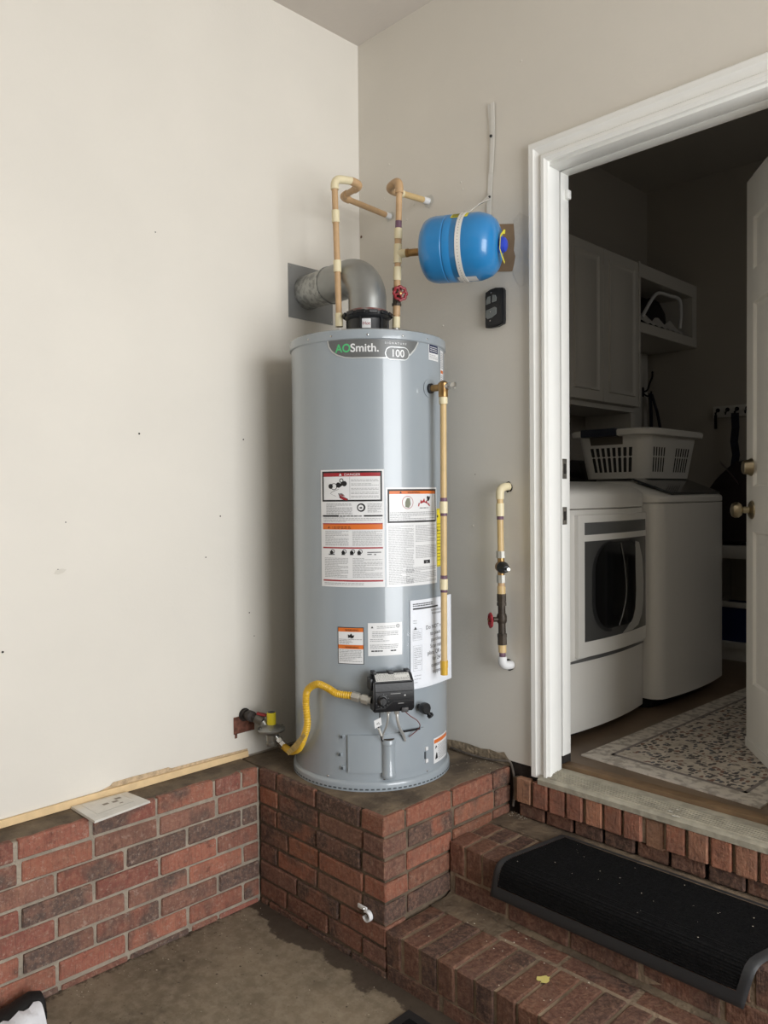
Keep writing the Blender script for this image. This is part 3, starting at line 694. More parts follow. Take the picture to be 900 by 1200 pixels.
def sleeve_f(s, z): return sl(s, z) + Vector((1, -1, 0)) * .0010 * math.sin(z * 90 + s * 60) + Vector((1, -1, 0)) * .0008 * math.sin(z * 37 - s * 110)
bm = new()
outl = [(.118, 1.118), (.135, 1.100), (.150, 1.098), (.165, 1.104), (.20, 1.094), (.355, 1.094)]
sheet(bm, sleeve_f, .119, .356, .790, 1.094, 24, 24)
put_poly(bm, sleeve_f, [(.150, 1.094), (.158, 1.118), (.163, 1.126), (.166, 1.094)]); put_poly(bm, sleeve_f, [(.168, 1.094), (.180, 1.116), (.178, 1.094)])
m_clear = bpy.data.materials.new('clear_film'); m_clear.use_nodes = True; g_ = NT(m_clear)
tb = g_.n('ShaderNodeBsdfTransparent'); gl = g_.n('ShaderNodeBsdfGlossy'); gl.inputs['Roughness'].default_value = .12; mx = g_.n('ShaderNodeMixShader'); fr = g_.n('ShaderNodeFresnel'); fr.inputs[0].default_value = 1.35
g_.l(fr.outputs[0], mx.inputs[0]); g_.l(tb.outputs[0], mx.inputs[1]); g_.l(gl.outputs[0], mx.inputs[2]); g_.l(mx.outputs[0], g_.t.nodes['Material Output'].inputs[0])
obj('plastic_sleeve', bm, m_clear, pp, 'clear crinkled plastic sleeve')

# gas control valve
vm = hframe(.0560, .808, RB)
gv_loc = vm.translation
bm = new(); box(bm, -.040, .040, -.02, .004, -.045, .045, .004, mtx=vm)
prof = [(-.074, .040), (-.078, .015), (-.078, -.045), (-.070, -.056), (-.018, -.058), (-.018, .062), (-.040, .062)]
prism(bm, prof, -.0655, .0655, vm @ Matrix(((0, 0, 1, 0), (1, 0, 0, 0), (0, 1, 0, 0), (0, 0, 0, 1))))
bmesh.ops.bevel(bm, geom=[e for e in bm.edges if len(e.link_faces) == 2 and e.calc_face_angle(0) > .4], offset=.005, segments=2, affect='EDGES')
gv = obj('gas_valve', bm, m_black, wh, 'black gas control valve on the tank front')
for q in ((-.063, -.050, -.05, -.018, .058, .068), (-.012, .006, -.05, -.02, .058, .066), (.044, .060, -.045, -.018, .058, .068), (-.074, -.064, -.06, -.02, .012, .048), (-.074, -.063, -.05, -.02, -.03, -.012)):
    bm = new(); box(bm, *q, .002, mtx=vm); obj('valve_lug', bm, m_black, gv)
# sloped label on the lid
a0, a1 = Vector((0, -.0410, .0617)), Vector((0, -.0738, .0408)); dv = (a1 - a0); nv = Vector((0, dv.z, -dv.y)).normalized()
def slope(off):
    def f(s, t): return vm @ (a0 + Vector((s, 0, 0)) + dv * t + nv * off)
    return f
sgn = 1 if (slope(.01)(0, .5) - slope(0)(0, .5)).dot(Vector((0, 0, 1))) > 0 else -1
bm = new(); sheet(bm, slope(.0008 * sgn), -.056, .054, .10, .97); vl = obj('valve_label', bm, mat('valve_label_grey', (226, 226, 222), .5), gv, 'light grey printed label')
bm = new(); r = random.Random(40)
for i in range(11):
    t = .14 + i * .074; s = -.053
    while s < .050:
        wd = r.uniform(.0015, .006)
        if not (.006 < s < .045 and .35 < t < .62): sheet(bm, slope(.0014 * sgn), s, min(s + wd, .052), t, t + .026)
        s += wd + .0028
obj('print', bm, m_ink, vl)
fv = lambda off: (lambda s, t: vm @ Vector((s, -.078 - off, t)))
bm = new(); sheet(bm, fv(.0006), -.060, .060, .0085, .0115); sheet(bm, fv(.0006), -.006, .062, -.0225, -.0195)
put_poly(bm, fv(.0006), [(-.030, -.040), (-.027, -.040), (-.004, -.0225), (-.004, -.0195), (-.007, -.0195)]); sheet(bm, fv(.0006), -.06, -.028, -.043, -.040)
obj('seam', bm, mat('seam_dark', (8, 8, 9), .6), gv)
bm = new()
lathe(bm, [(.0165, 0), (.0165, .003), (.0135, .004), (.012, .013), (.010, .015), (0, .015)], vm @ Vector((-.038, -.078, -.017)), vm.to_3x3() @ Vector((0, -1, 0)), 24)
box(bm, -.0395, -.0365, -.0945, -.091, -.029, -.005, mtx=vm); dial = obj('dial', bm, m_black, gv, 'round control dial')
bm = new()
for k in range(9):
    a = math.radians(200 + k * 30); q = (-.038 + .0205 * math.cos(a), -.017 + .0205 * math.sin(a)); put_disc(bm, fv(.0008), q[0], q[1], .0012, n=6)
put_rect(bm, fv(.0008), -.012, .020, .002, .0045, 4); put_rect(bm, fv(.0008), .012, .030, -.029, -.0265, 4)
obj('print', bm, mat('ink_pale', (130, 130, 130), .6), gv)
bm = new(); put_disc(bm, fv(.0009), .034, -.0035, .0028, n=10); obj('status_lens', bm, mat('lens', (170, 170, 168), .3), gv)
bm = new(); box(bm, .022, .044, -.084, -.076, -.056, -.041, .0015, mtx=vm); obj('wire_socket', bm, mat('socket', (64, 62, 62), .5), gv)
# tubes, wires and tag below the valve
def lp(*p): return [vm @ Vector(q) for q in p]
bm = new(); tube(bm, smooth_path(lp((-.012, -.045, -.058), (-.013, -.046, -.082), (-.016, -.035, -.110), (-.022, -.012, -.145), (-.022, -.006, -.175))), .0032, 10); cyl(bm, *lp((-.012, -.045, -.056), (-.012, -.045, -.066)), .007, n=6); obj('gas_tube', bm, m_alu, wh)
bm = new(); tube(bm, smooth_path(lp((.014, -.050, -.058), (.016, -.052, -.085), (.024, -.044, -.115), (.042, -.018, -.145), (.052, -.004, -.170))), .0048, 12); cyl(bm, *lp((.014, -.05, -.056), (.014, -.05, -.068)), .0085, n=6); obj('gas_tube', bm, m_alu, wh)
bm = new(); tube(bm, smooth_path(lp((.034, -.060, -.056), (.052, -.072, -.072), (.078, -.062, -.092), (.094, -.035, -.118), (.088, -.012, -.140), (.066, -.004, -.160))), .0016, 8); obj('wire', bm, mat('red_wire', (120, 70, 66), .5), wh)
bm = new(); tube(bm, smooth_path(lp((-.040, -.050, -.056), (-.042, -.052, -.08), (-.044, -.046, -.105), (-.032, -.022, -.145), (-.018, -.004, -.175))), .0018, 8); obj('wire', bm, m_ink, wh)
bm = new(); cyl(bm, *lp((-.043, -.044, -.112), (-.030, -.022, -.142)), .0042, n=10); obj('wire_sheath', bm, mat('white_sheath', (214, 212, 206), .5), wh)
bm = new(); q = [vm @ Vector(v) for v in ((-.062, -.062, -.082), (-.040, -.062, -.073), (-.036, -.058, -.098), (-.058, -.058, -.108))]
bm.faces.new([bm.verts.new(p) for p in q]); wt = obj('wire_tag', bm, m_white, wh, 'small white tag on the wire')
bm = new(); dx = (q[1] - q[0]).normalized(); dz = (q[0] - q[3]).normalized(); off = dx.cross(dz) * .0006; off = off if off.dot(vm.to_3x3() @ Vector((0, -1, 0))) > 0 else -off
put_text(bm, '+L', .012, lambda s, t: q[3] + dx * (s + .006) + dz * (t + .008) + off, 0, 0); obj('print', bm, m_ink, wt)
# drain valve
dm = hframe(.165, .738, RB); bm = new()
lathe(bm, [(.008, 0), (.008, .018), (.0165, .020), (.0185, .024), (.0185, .040), (.015, .044), (0, .044)], dm.translation, dm.to_3x3() @ Vector((0, -1, 0)), 10)
cyl(bm, dm @ Vector((.006, -.030, -.008)), dm @ Vector((.020, -.034, -.026)), .0075, n=14); cyl(bm, dm @ Vector((.018, -.034, -.023)), dm @ Vector((.022, -.035, -.029)), .0105, n=14)
obj('drain_valve', bm, m_black, wh, 'black plastic drain valve')
# access panel with its boss, latches
bm = new(); f6, f0 = hcyl(RB + .006), hcyl(RB - .002)
ns = 26; a_ = []
for i in range(ns + 1):
    s = -.0765 + .2575 * i / ns; zt = .6595 + .0075 * (i / ns); a_.append((s, zt))
for face, fn in ((0, f6),):
    lo = [bm.verts.new(fn(s, .539)) for s, z in a_]; hi = [bm.verts.new(fn(s, z)) for s, z in a_]
    lo0 = [bm.verts.new(f0(s, .537)) for s, z in a_]; hi0 = [bm.verts.new(f0(s, z)) for s, z in a_]
    for i in range(ns):
        bm.faces.new((lo[i], lo[i + 1], hi[i + 1], hi[i])); bm.faces.new((lo0[i], lo0[i + 1], lo[i + 1], lo[i])); bm.faces.new((hi[i], hi[i + 1], hi0[i + 1], hi0[i]))
    bm.faces.new((lo[0], hi[0], hi0[0], lo0[0])); bm.faces.new((lo[-1], hi[-1], hi0[-1], lo0[-1]))
pan = obj('access_panel', bm, m_tank, wh, 'grey access panel with a rounded boss')
bm = new(); bmx = hframe(.0535, 0, RB + .002)
def half(r, z): return [bmx @ Vector((r * math.cos(PI * i / 14), -r * 1.0 * math.sin(PI * i / 14), z)) for i in range(15)]
loft(bm, [half(.021, .522), half(.0235, .526), half(.0235, .534), half(.0222, .537), half(.0222, .630), half(.0240, .632), half(.0240, .640), half(.0225, .643), half(.0225, .647)]); obj('boss', bm, m_tank, pan)
bm = new(); prism(bm, [(q.x, q.y) for q in half(.019, 0)], .6465, .6480); obj('boss_opening', bm, mat('boss_opening', (74, 62, 50), .9), pan)
bm = new(); fs2 = hcyl(RB + .007)
put_rect(bm, fs2, .090, .165, .6630, .6700); obj('panel_gap', bm, mat('gap_black', (16, 16, 18), .8), pan)
for (s, z) in ((-.094, .652), (-.101, .594), (-.093, .551)):
    fm = hframe(s, z, RB); bm = new(); box(bm, -.009, .005, -.005, .001, -.006, .006, .001, mtx=fm); o = obj('latch_tab', bm, m_tank, wh)
    bm = new(); box(bm, -.007, .000, -.0056, -.004, -.0045, .0045, mtx=fm); obj('slot', bm, m_tank_d, o)
for z in (.592, .552):
    fm = hframe(.196, z, RB); bm = new(); box(bm, -.005, .006, -.005, .001, -.006, .006, .001, mtx=fm); obj('latch_tab', bm, m_white, wh, 'pale latch tab')
fm = hframe(.190, .571, RB); bm = new(); box(bm, -.002, .003, -.004, .001, -.012, .012, .001, mtx=fm); obj('latch', bm, m_tank_d, wh)

# relief valve and its discharge pipe
m_cpvc = mat('cpvc_tan', (206, 178, 128), .4, var=.05, vscale=30); m_cpvc_o = mat('cpvc_aged', (192, 158, 118), .45, var=.08, vscale=30)
m_cream = mat('cpvc_cream', (226, 214, 178), .4, var=.03, vscale=30); m_purple = mat('primer_purple', (108, 78, 96), .5, var=.25, vscale=60)
TPX, TPY = .7015, -.290
nrm = Vector((TPX - HC.x, TPY - HC.y, 0)).normalized(); root = Vector((HC.x, HC.y, 1.777)) + nrm * RB
bm = new(); lathe(bm, [(.031, 0), (.031, .0015), (.012, .002)], root, nrm, 24); obj('relief_plate', bm, m_tank, wh)
bm = new(); lathe(bm, [(.0165, -.002), (.0165, .010), (.012, .012)], root, nrm, 20); obj('relief_port', bm, m_ink, wh, 'black foam ring round the relief port')
tp = Vector((TPX, TPY, 1.777))
bm = new(); cyl(bm, root, tp, .0115); lathe(bm, [(.012, -.034), (.0155, -.032), (.0155, -.012), (.017, -.010), (.017, .012), (.013, .016), (.008, .020), (0, .021)], tp, (0, 0, 1), 20); rv = obj('relief_valve', bm, m_brass, wh, 'brass relief valve')
bm = new(); cyl(bm, tp + nrm * .008, tp + nrm * .024, .012, .010); box(bm, -.004, .004, -.05, -.02, -.003, .012, .002, mtx=Matrix.Translation(tp) @ Matrix(((-nrm.y, -nrm.x, 0, 0), (nrm.x, -nrm.y, 0, 0), (0, 0, 1, 0), (0, 0, 0, 1)))); obj('test_lever', bm, m_chrome, rv, 'chrome test lever')
TB = Vector((.6965, -.290, .838))
def tpp(z): k = (1.755 - z) / (1.755 - .838); return Vector((TPX, TPY, 1.755)).lerp(TB, k)
bm = new(); cyl(bm, tpp(1.75), tpp(.850), .0105); dp = obj('discharge_pipe', bm, m_cpvc, wh, 'long tan relief discharge pipe')
bm = new(); cyl(bm, tpp(1.750), tpp(1.722), .0140); obj('adapter', bm, m_cream, dp)
for z0, z1 in ((1.418, 1.362), (1.165, 1.112)):
    bm = new(); cyl(bm, tpp(z0 - .012), tpp(z1 + .006), .0130); obj('coupling', bm, m_cream, dp); bm = new(); cyl(bm, tpp(z0), tpp(z0 - .013), .0112); cyl(bm, tpp(z1 + .007), tpp(z1 - .003), .0112); obj('primer_mark', bm, m_purple, dp)
bm = new(); cyl(bm, tpp(.885), tpp(.862), .0128); cyl(bm, tpp(.862), tpp(.838), .0120); obj('end_fitting', bm, mat('yellow_fitting', (212, 170, 60), .4), dp)

# nipples
HL, HR = Vector((.309, -.389, 1.955)), Vector((.451, -.251, 1.955))
for q in (HL, HR):
    bm = new(); cyl(bm, q, q + Vector((0, 0, .055)), .0125); lathe(bm, [(.017, -.004), (.017, .004), (.013, .006)], q, (0, 0, 1), 16); obj('nipple', bm, m_alu, wh)
# draft hood
bm = new(); lathe(bm, [(.071, 1.952), (.073, 1.958), (.069, 1.975), (.070, 2.036), (.076, 2.040), (.082, 2.050), (.083, 2.058), (.072, 2.060), (.066, 2.056)], hc0, n=48); dh = obj('draft_hood', bm, m_black, wh, 'black flared flue collar')
bm = new()
for k in range(12):
    a = k * PI / 6; ca, sa = math.cos(a), math.sin(a); m4 = Matrix.Translation((HC.x, HC.y, 0)) @ Matrix.Rotation(a, 4, 'Z'); box(bm, .080, .087, -.016, .016, 2.048, 2.061, .002, 1, mtx=m4)
obj('hood_tabs', bm, m_black, dh)
hf = lambda r: (lambda s, z: Vector((HC.x + r * math.cos(TH0 + s / .07), HC.y + r * math.sin(TH0 + s / .07), z)))
bm = new(); put_rect(bm, hf(.0712), -.019, .011, 2.000, 2.032, 8); hl = obj('hot_label', bm, m_white, dh, 'small white label reading Hot')
bm = new(); put_text(bm, 'Hot', .0165, hf(.0718), -.004, 2.0105, 'CENTER'); obj('print', bm, m_red, hl)
for a in (-100, -20, 40, 100):
    bm = new(); r_ = math.radians(a) + TH0; box(bm, .070, .076, -.004, .004, 1.952, 2.040, .001, 1, mtx=Matrix.Translation((HC.x, HC.y, 0)) @ Matrix.Rotation(r_, 4, 'Z')); obj('hood_leg', bm, m_black, dh)

# ---------------------------------------------------------------- vent duct
m_galv = mat('galvanised', (142, 143, 140), .42, .55, col2=(176, 177, 173), vscale=55, detail=2, ramp=(.42, .58), bump=.04, bscale=80)
m_elbow = mat('elbow_galvanised', (150, 151, 148), .36, .6, var=.05, vscale=14)
vd = thing('vent_duct', 'galvanised flue elbow from the grey tank into the left wall', 'duct', (HC.x - .2, HC.y, 2.06))
bm = new(); box(bm, .0005, .003, -.374, -.153, 2.108, 2.312); vp = obj('wall_plate', bm, mat('plate_grey', (140, 141, 140), .45, .4, var=.05, vscale=12), vd, 'square grey metal wall plate')
for y, z in ((-.365, 2.30), (-.163, 2.118)):
    bm = new(); lathe(bm, [(.0035, 0), (.003, .002), (0, .003)], (.003, y, z), (1, 0, 0), 10); obj('screw', bm, m_chrome, vp)
VZ = 2.208; RD = .066
bm = new(); tube(bm, [(.003, -.283, VZ + .006), (.165, -.302, VZ)], RD - .002, 40); tube(bm, [(.160, -.3015, VZ), (.168, -.3022, VZ)], RD + .003, 40); obj('duct', bm, m_galv, vd)
pts = [Vector((.155, -.3008, VZ))]; cb = Vector((.27, -.312, VZ - .105))
for i in range(25):
    a = PI / 2 * i / 24; pts.append(Vector((HC.x - .105 + .105 * math.sin(a), -.310 - .010 * (i / 24), VZ - .105 + .105 * math.cos(a))))
pts.append(Vector((HC.x, HC.y, 2.056)))
bm = new(); tube(bm, pts, RD + .0005, 40, cap=False); obj('elbow', bm, m_elbow, vd)
bm = new(); lathe(bm, [(RD + .001, 2.061), (RD + .0025, 2.064), (RD + .0025, 2.069), (RD + .001, 2.071)], hc0, n=40); obj('seal', bm, mat('red_sealant', (120, 60, 54), .6, col2=(130, 128, 124), vscale=30), vd, 'thin red sealant line')

# ---------------------------------------------------------------- water pipes
def pipe_part(name, a, b, r, m, parent, label=None, n=20):
    bm = new(); cyl(bm, a, b, r, n=n); return obj(name, bm, m, parent, label)
def elbow_part(a, c, b, r, m, parent, label=None):
    a, b, c = Vector(a), Vector(b), Vector(c); bm = new(); k = 8
    tube(bm, [a] + [((1 - t) ** 2) * a.lerp(c, .35) + 2 * (1 - t) * t * c + t * t * b.lerp(c, .35) for t in [i / k for i in range(k + 1)]] + [b], r, 18); return obj('elbow', bm, m, parent, label)
def wheel(center, axis, parent, R=.026, name='handwheel'):
    c = Vector(center); d = Vector(axis).normalized(); u, v = frame_of(d); v = d.cross(u); bm = new()
    n = 48; tube(bm, [c + (u * math.cos(2 * PI * i / n) + v * math.sin(2 * PI * i / n)) * (R * (1 + .085 * math.cos(8 * 2 * PI * i / n))) for i in range(n)], .0052, 8, closed=True)
    for k in range(4):
        a = k * PI / 2 + .3; tube(bm, [c + d * .0, c + (u * math.cos(a) + v * math.sin(a)) * R], .0036, 8)
    lathe(bm, [(.008, -.006), (.009, 0), (.008, .005), (0, .005)], c, d, 14)
    o = obj(name, bm, mat('red_handwheel', (142, 30, 40), .4, var=.1, vscale=40), parent, 'red scalloped handwheel')
    bm = new(); lathe(bm, [(.0055, .004), (.0055, .008), (.003, .009), (0, .009)], c, d, 6); obj('wheel_nut', bm, m_brass, o); return o
m_black_iron = mat('bronze_dark', (66, 58, 50), .5, .5, var=.25, vscale=40)
p1 = thing('water_pipe', 'tan pipe looping from the tank top, beside the left wall, with cream couplings', 'pipe', HL + Vector((0, 0, .05)))
A0, A1 = Vector((.3085, -.3885, 2.005)), Vector((.300, -.397, 2.520)); AQ, AR, AW = Vector((.318, -.287, 2.535)), Vector((.180, -.256, 2.541)), Vector((.178, -.001, 2.531))
def ap(z): return A0.lerp(A1, (z - A0.z) / (A1.z - A0.z))
pipe_part('pipe', ap(2.02), ap(2.505), .0108, m_cpvc_o, p1)
for z0, z1 in ((2.020, 2.066), (2.210, 2.250), (2.382, 2.424)): pipe_part('coupling', ap(z0), ap(z1), .0138, m_cream, p1)
elbow_part(ap(2.497), A1 + Vector((0, 0, .014)), A1.lerp(AQ, .38) + Vector((0, 0, .014)), .0142, m_cream, p1, 'cream elbow')
pipe_part('coupling', A1.lerp(AQ, .34) + Vector((0, 0, .014)), A1.lerp(AQ, .66) + Vector((0, 0, .013)), .0135, m_cream, p1)
AT = A1 + Vector((0, 0, .014))
elbow_part(A1.lerp(AQ, .62) + Vector((0, 0, .013)), AQ + Vector((0, 0, .002)), AQ.lerp(AR, .33), .0142, m_cpvc_o, p1)
pipe_part('pipe', AQ.lerp(AR, .3), AQ.lerp(AR, .8), .0112, m_cpvc_o, p1)
elbow_part(AQ.lerp(AR, .72), AR, AR.lerp(AW, .14), .0140, m_cpvc_o, p1)
pipe_part('pipe', AR.lerp(AW, .1), AR.lerp(AW, .93), .0110, m_cpvc_o, p1); pipe_part('wall_coupling', AR.lerp(AW, .9), AW, .0118, m_white, p1, 'white painted pipe end')

p2 = thing('water_pipe', 'tan pipe with red handwheel joining the tank top to the blue cylinder', 'pipe', HR + Vector((0, 0, .05)))
B0, B1 = Vector((.4515, -.251, 2.0)), Vector((.474, -.251, 2.505))
def bp_(z): return B0.lerp(B1, (z - B0.z) / (B1.z - B0.z))
BQ, BR2, BW = Vector((.386, -.222, 2.520)), Vector((.384, -.19, 2.53)), Vector((.383, -.001, 2.535))
pipe_part('pipe', bp_(2.02), bp_(2.49), .0108, m_cpvc_o, p2)
pipe_part('coupling', bp_(2.012), bp_(2.050), .0138, m_cream, p2)
pipe_part('coupling', bp_(2.056), bp_(2.088), .0132, m_cpvc_o, p2)
bm = new(); cyl(bm, bp_(2.088), bp_(2.150), .0140); cyl(bm, bp_(2.088), bp_(2.097), .0165, n=8); cyl(bm, bp_(2.141), bp_(2.150), .0165, n=8); wax = Vector((.86, -.42, .0)).normalized(); vc = bp_(2.124)
cyl(bm, vc, vc + wax * .026, .008); gvb = obj('gate_valve', bm, m_black_iron, p2, 'dark bronze gate valve'); wheel(vc + wax * .034, wax, gvb, .022)
pipe_part('coupling', bp_(2.176), bp_(2.222), .0138, m_cream, p2); pipe_part('collar', bp_(2.155), bp_(2.172), .0122, m_cpvc_o, p2)
TZ = 2.268; tc_ = bp_(TZ); tdir = Vector((.927, .375, -.05)).normalized()
bm = new(); cyl(bm, bp_(2.236), bp_(2.300), .0142); cyl(bm, tc_, tc_ + tdir * .032, .0142); obj('tee', bm, m_cream, p2, 'cream tee fitting')
pipe_part('collar', bp_(2.300), bp_(2.318), .0125, m_cpvc_o, p2)
pipe_part('coupling', bp_(2.318), bp_(2.354), .0142, m_cream, p2); pipe_part('primer_mark', bp_(2.356), bp_(2.380), .0113, m_purple, p2)
bm = new(); cyl(bm, tc_ + tdir * .030, tc_ + tdir * .096, .0125); cyl(bm, tc_ + tdir * .032, tc_ + tdir * .040, .015, n=8); cyl(bm, tc_ + tdir * .084, tc_ + tdir * .0975, .0150, n=8); obj('brass_nipple', bm, m_brass, p2)
elbow_part(bp_(2.475), B1 + Vector((0, 0, .012)), B1.lerp(BQ, .45) + Vector((0, 0, .010)), .0145, m_cpvc_o, p2)
elbow_part(B1.lerp(BQ, .4) + Vector((0, 0, .010)), BQ, BQ.lerp(BW, .30), .0150, m_cpvc_o, p2)
pipe_part('pipe', BQ.lerp(BW, .2), BQ.lerp(BW, .9), .0112, m_cpvc, p2); pipe_part('coupling', BQ.lerp(BW, .22), BQ.lerp(BW, .36), .0135, m_cream, p2)
pipe_part('wall_coupling', BQ.lerp(BW, .86), BW, .0125, m_white, p2, 'white painted pipe end')

# expansion tank
m_blue = mat('blue_paint', (38, 128, 190), .28, coat=.4, var=.02, vscale=10)
T0 = tc_ + tdir * .103; RT, LT = .110, .268
et = thing('expansion_tank', 'blue expansion cylinder slung by a white strap near the doorway', 'tank', T0 + tdir * LT / 2)
prof = [(0, 0), (.060, .001), (.086, .005), (.100, .015), (.107, .030), (RT, .048), (RT, .088), (RT - .002, .090), (RT - .002, .093), (RT, .095), (RT, .116), (RT - .0015, .118), (RT - .0015, .121), (RT, .123), (RT, .195), (.1045, .215), (.097, .233), (.083, .248), (.062, .258), (.034, .2625), (0, .263)]
bm = new(); lathe(bm, prof, T0, tdir, 64); etb = obj('tank_shell', bm, m_blue, et)
tu = Vector((0, 0, 1)); tu = (tu - tdir * tu.dot(tdir)).normalized(); tv = tu.cross(tdir) * -1   # tv: away from tank axis, horizontal
if tv.dot(Vector((1, -1, 0))) < 0: tv = -tv                                                     # towards the garage
def on_tank(a, t, r): return T0 + tdir * t + (tu * math.sin(a) + tv * math.cos(a)) * r          # a: angle up from the garage side
bm = new(); lathe(bm, [(.026, 0), (.026, .010), (.023, .018), (.014, .023), (0, .024)], T0 + tdir * .262, tdir, 24); obj('air_cap', bm, mat('cap_blue', (40, 66, 190), .4), et, 'round royal blue air cap')
m_yel = mat('tag_yellow', (224, 214, 60), .5)
e1 = T0 + tdir * .264
def ep(a, b, o): return e1 + tv * a + tu * b + tdir * o
bm = new(); q = [(-.006, .050), (.010, .046), (.034, .022), (.038, -.024), (.020, -.046), (-.006, -.062), (-.016, -.052), (.006, -.036), (.026, -.020), (.024, .018), (.006, .034), (-.012, .038)]
vs = [bm.verts.new(ep(a, b, .002 + .010 * abs(b) / .05)) for a, b in q]
for i in range(5): bm.faces.new((vs[i], vs[i + 1], vs[10 - i], vs[11 - i]))
obj('cap_tag', bm, m_yel, et, 'yellow paper tag around the cap')
bm = new(); sheet(bm, lambda s, t: on_tank(s, t, RT + .0008), math.radians(44), math.radians(62), .112, .170, 8, 1); yl = obj('tank_label', bm, m_yel, et, 'yellow label on top of the tank')
bm = new(); 
for k in range(4): sheet(bm, lambda s, t: on_tank(s, t, RT + .0013), math.radians(47 + k * 3.6), math.radians(48.5 + k * 3.6), .116, .140, 2, 1)
obj('print', bm, m_ink, yl)
bm = new(); sheet(bm, lambda s, t: on_tank(s, t, RT + .0008), math.radians(-92), math.radians(-72), .130, .195, 8, 1); obj('tank_label', bm, m_white, et, 'white label under the tank')
# strap
m_strap = mat('white_strap', (226, 224, 218), .5, var=.02, vscale=30)
st = thing('hanger_strap', 'white perforated hanging strap nailed up the wall around the blue cylinder', 'strap', (.676, -.004, 2.467))
SB = Vector((.676, -.008, 2.467))
bm = new(); n = 64; tS = .150
g = []
for i in range(n + 1):
    a = math.radians(78) - math.radians(300) * i / n; p = on_tank(a, tS, RT + .0016); g.append((bm.verts.new(p - tdir * .0095), bm.verts.new(p + tdir * .0095), bm.verts.new(on_tank(a, tS, RT + .0030) + tdir * .0095), bm.verts.new(on_tank(a, tS, RT + .0030) - tdir * .0095)))
for a, b in zip(g, g[1:]):
    for j in range(4): bm.faces.new((a[j], a[(j + 1) % 4], b[(j + 1) % 4], b[j]))
ban = obj('strap_band', bm, m_strap, st)
bm = new()
for i in range(5, 40):
    a = math.radians(70) - math.radians(5.2) * (i - 5); lathe(bm, [(.0014, 0), (.0014, .0006), (0, .0007)], on_tank(a, tS, RT + .0030), (tu * math.sin(a) + tv * math.cos(a)), 6)
obj('strap_holes', bm, mat('strap_hole', (120, 118, 112), .8), ban)
def ribbon(name, pts, wvec, th, m, parent):
    bm = new(); g = []
    for i, p in enumerate(pts):
        p = Vector(p); wv = Vector(wvec[i] if isinstance(wvec, list) else wvec); d = (Vector(pts[min(i + 1, len(pts) - 1)]) - Vector(pts[max(i - 1, 0)])).normalized(); nn = wv.cross(d).normalized() * th
        g.append([bm.verts.new(p - wv), bm.verts.new(p + wv), bm.verts.new(p + wv + nn), bm.verts.new(p - wv + nn)])
    for a, b in zip(g, g[1:]):
        for j in range(4): bm.faces.new((a[j], a[(j + 1) % 4], b[(j + 1) % 4], b[j]))
    bm.faces.new(g[0][::-1]); bm.faces.new(g[-1]); return obj(name, bm, m, parent)
a78 = math.radians(78); pA = on_tank(a78, tS, RT + .0025)
ribbon('strap_tail', [pA, pA.lerp(SB, .5) + Vector((0, 0, -.002)), SB, SB + Vector((.004, 0, .012))], [tdir * .0095, Vector((.0062, .004, .0055)), Vector((.006, 0, -.007)), Vector((.006, 0, -.007))], .0015, m_strap, st)
ribbon('strap_upper', [(.670, -.005, 2.36), (.672, -.004, 2.44), (.676, -.003, 2.50), (.682, -.0035, 2.58), (.684, -.003, 2.66), (.683, -.003, 2.72), (.678, -.004, 2.790)], (.0088, 0, 0), .0014, m_strap, st)
ribbon('strap_upper', [(.684, -.0065, 2.55), (.690, -.006, 2.64), (.692, -.006, 2.72), (.691, -.006, 2.790)], (.0075, 0, 0), .0014, m_strap, st)
for x, z in ((.678, 2.467), (.686, 2.676)):
    bm = new(); lathe(bm, [(.0055, 0), (.0045, .003), (0, .0035)], (x, -.009, z), (0, -1, 0), 12); obj('nail', bm, m_ink, st, 'black nail head')

# pipe assembly on the back wall
p3 = thing('wall_pipe', 'short vertical pipe run with red handwheel and black regulator on the back wall', 'pipe', (.745, -.04, .83))
WY = -.045
def wv(v): k = (v - 570) / 210; return Vector((.742 + .008 * k, WY, 1.452 - .6165 * k))
Hc = Vector((.746, 0, 1.452)); Hb = Vector((.752, 0, .834))
elbow_part(wv(584), wv(570), Vector((.748, -.002, 1.454)), .0140, m_cream, p3, 'cream elbow'); 
pipe_part('pipe', wv(582), wv(648), .0108, m_cpvc, p3); pipe_part('coupling', wv(589), wv(604), .0138, m_cream, p3); pipe_part('primer_mark', wv(604), wv(608), .0114, m_purple, p3)
m_nut = mat('nickel_union', (196, 194, 186), .32, .55)
pipe_part('union', wv(645), wv(653), .0158, m_nut, p3, n=8); pipe_part('union', wv(673), wv(682), .0158, m_nut, p3, n=8)
bm = new(); cyl(bm, wv(652), wv(674), .0120); b0 = wv(663.5); sx = Vector((.80, -.60, -.02)).normalized(); lathe(bm, [(.019, -.010), (.020, 0), (.020, .016), (.017, .018)], b0, sx, 20); prv = obj('regulator_body', bm, m_brass, p3, 'brass regulator body')
bm = new(); lathe(bm, [(.0205, .016), (.0205, .026), (.018, .030), (.014, .050), (.0125, .052), (.0125, .062), (.010, .064)], b0, sx, 20); sp = obj('regulator_bonnet', bm, m_black, prv, 'black plastic bonnet')
bm = new(); lathe(bm, [(.0045, .060), (.0045, .080), (.006, .081), (.006, .086), (0, .087)], b0, sx, 12); obj('adjust_screw', bm, m_chrome, sp)
pipe_part('pipe', wv(680), wv(698), .0115, m_cpvc_o, p3); pipe_part('coupling', wv(686), wv(695), .0142, m_cpvc, p3)
pipe_part('adapter', wv(695), wv(704), .0158, m_black_iron, p3, n=8); pipe_part('adapter', wv(746), wv(755), .0158, m_black_iron, p3, n=8)
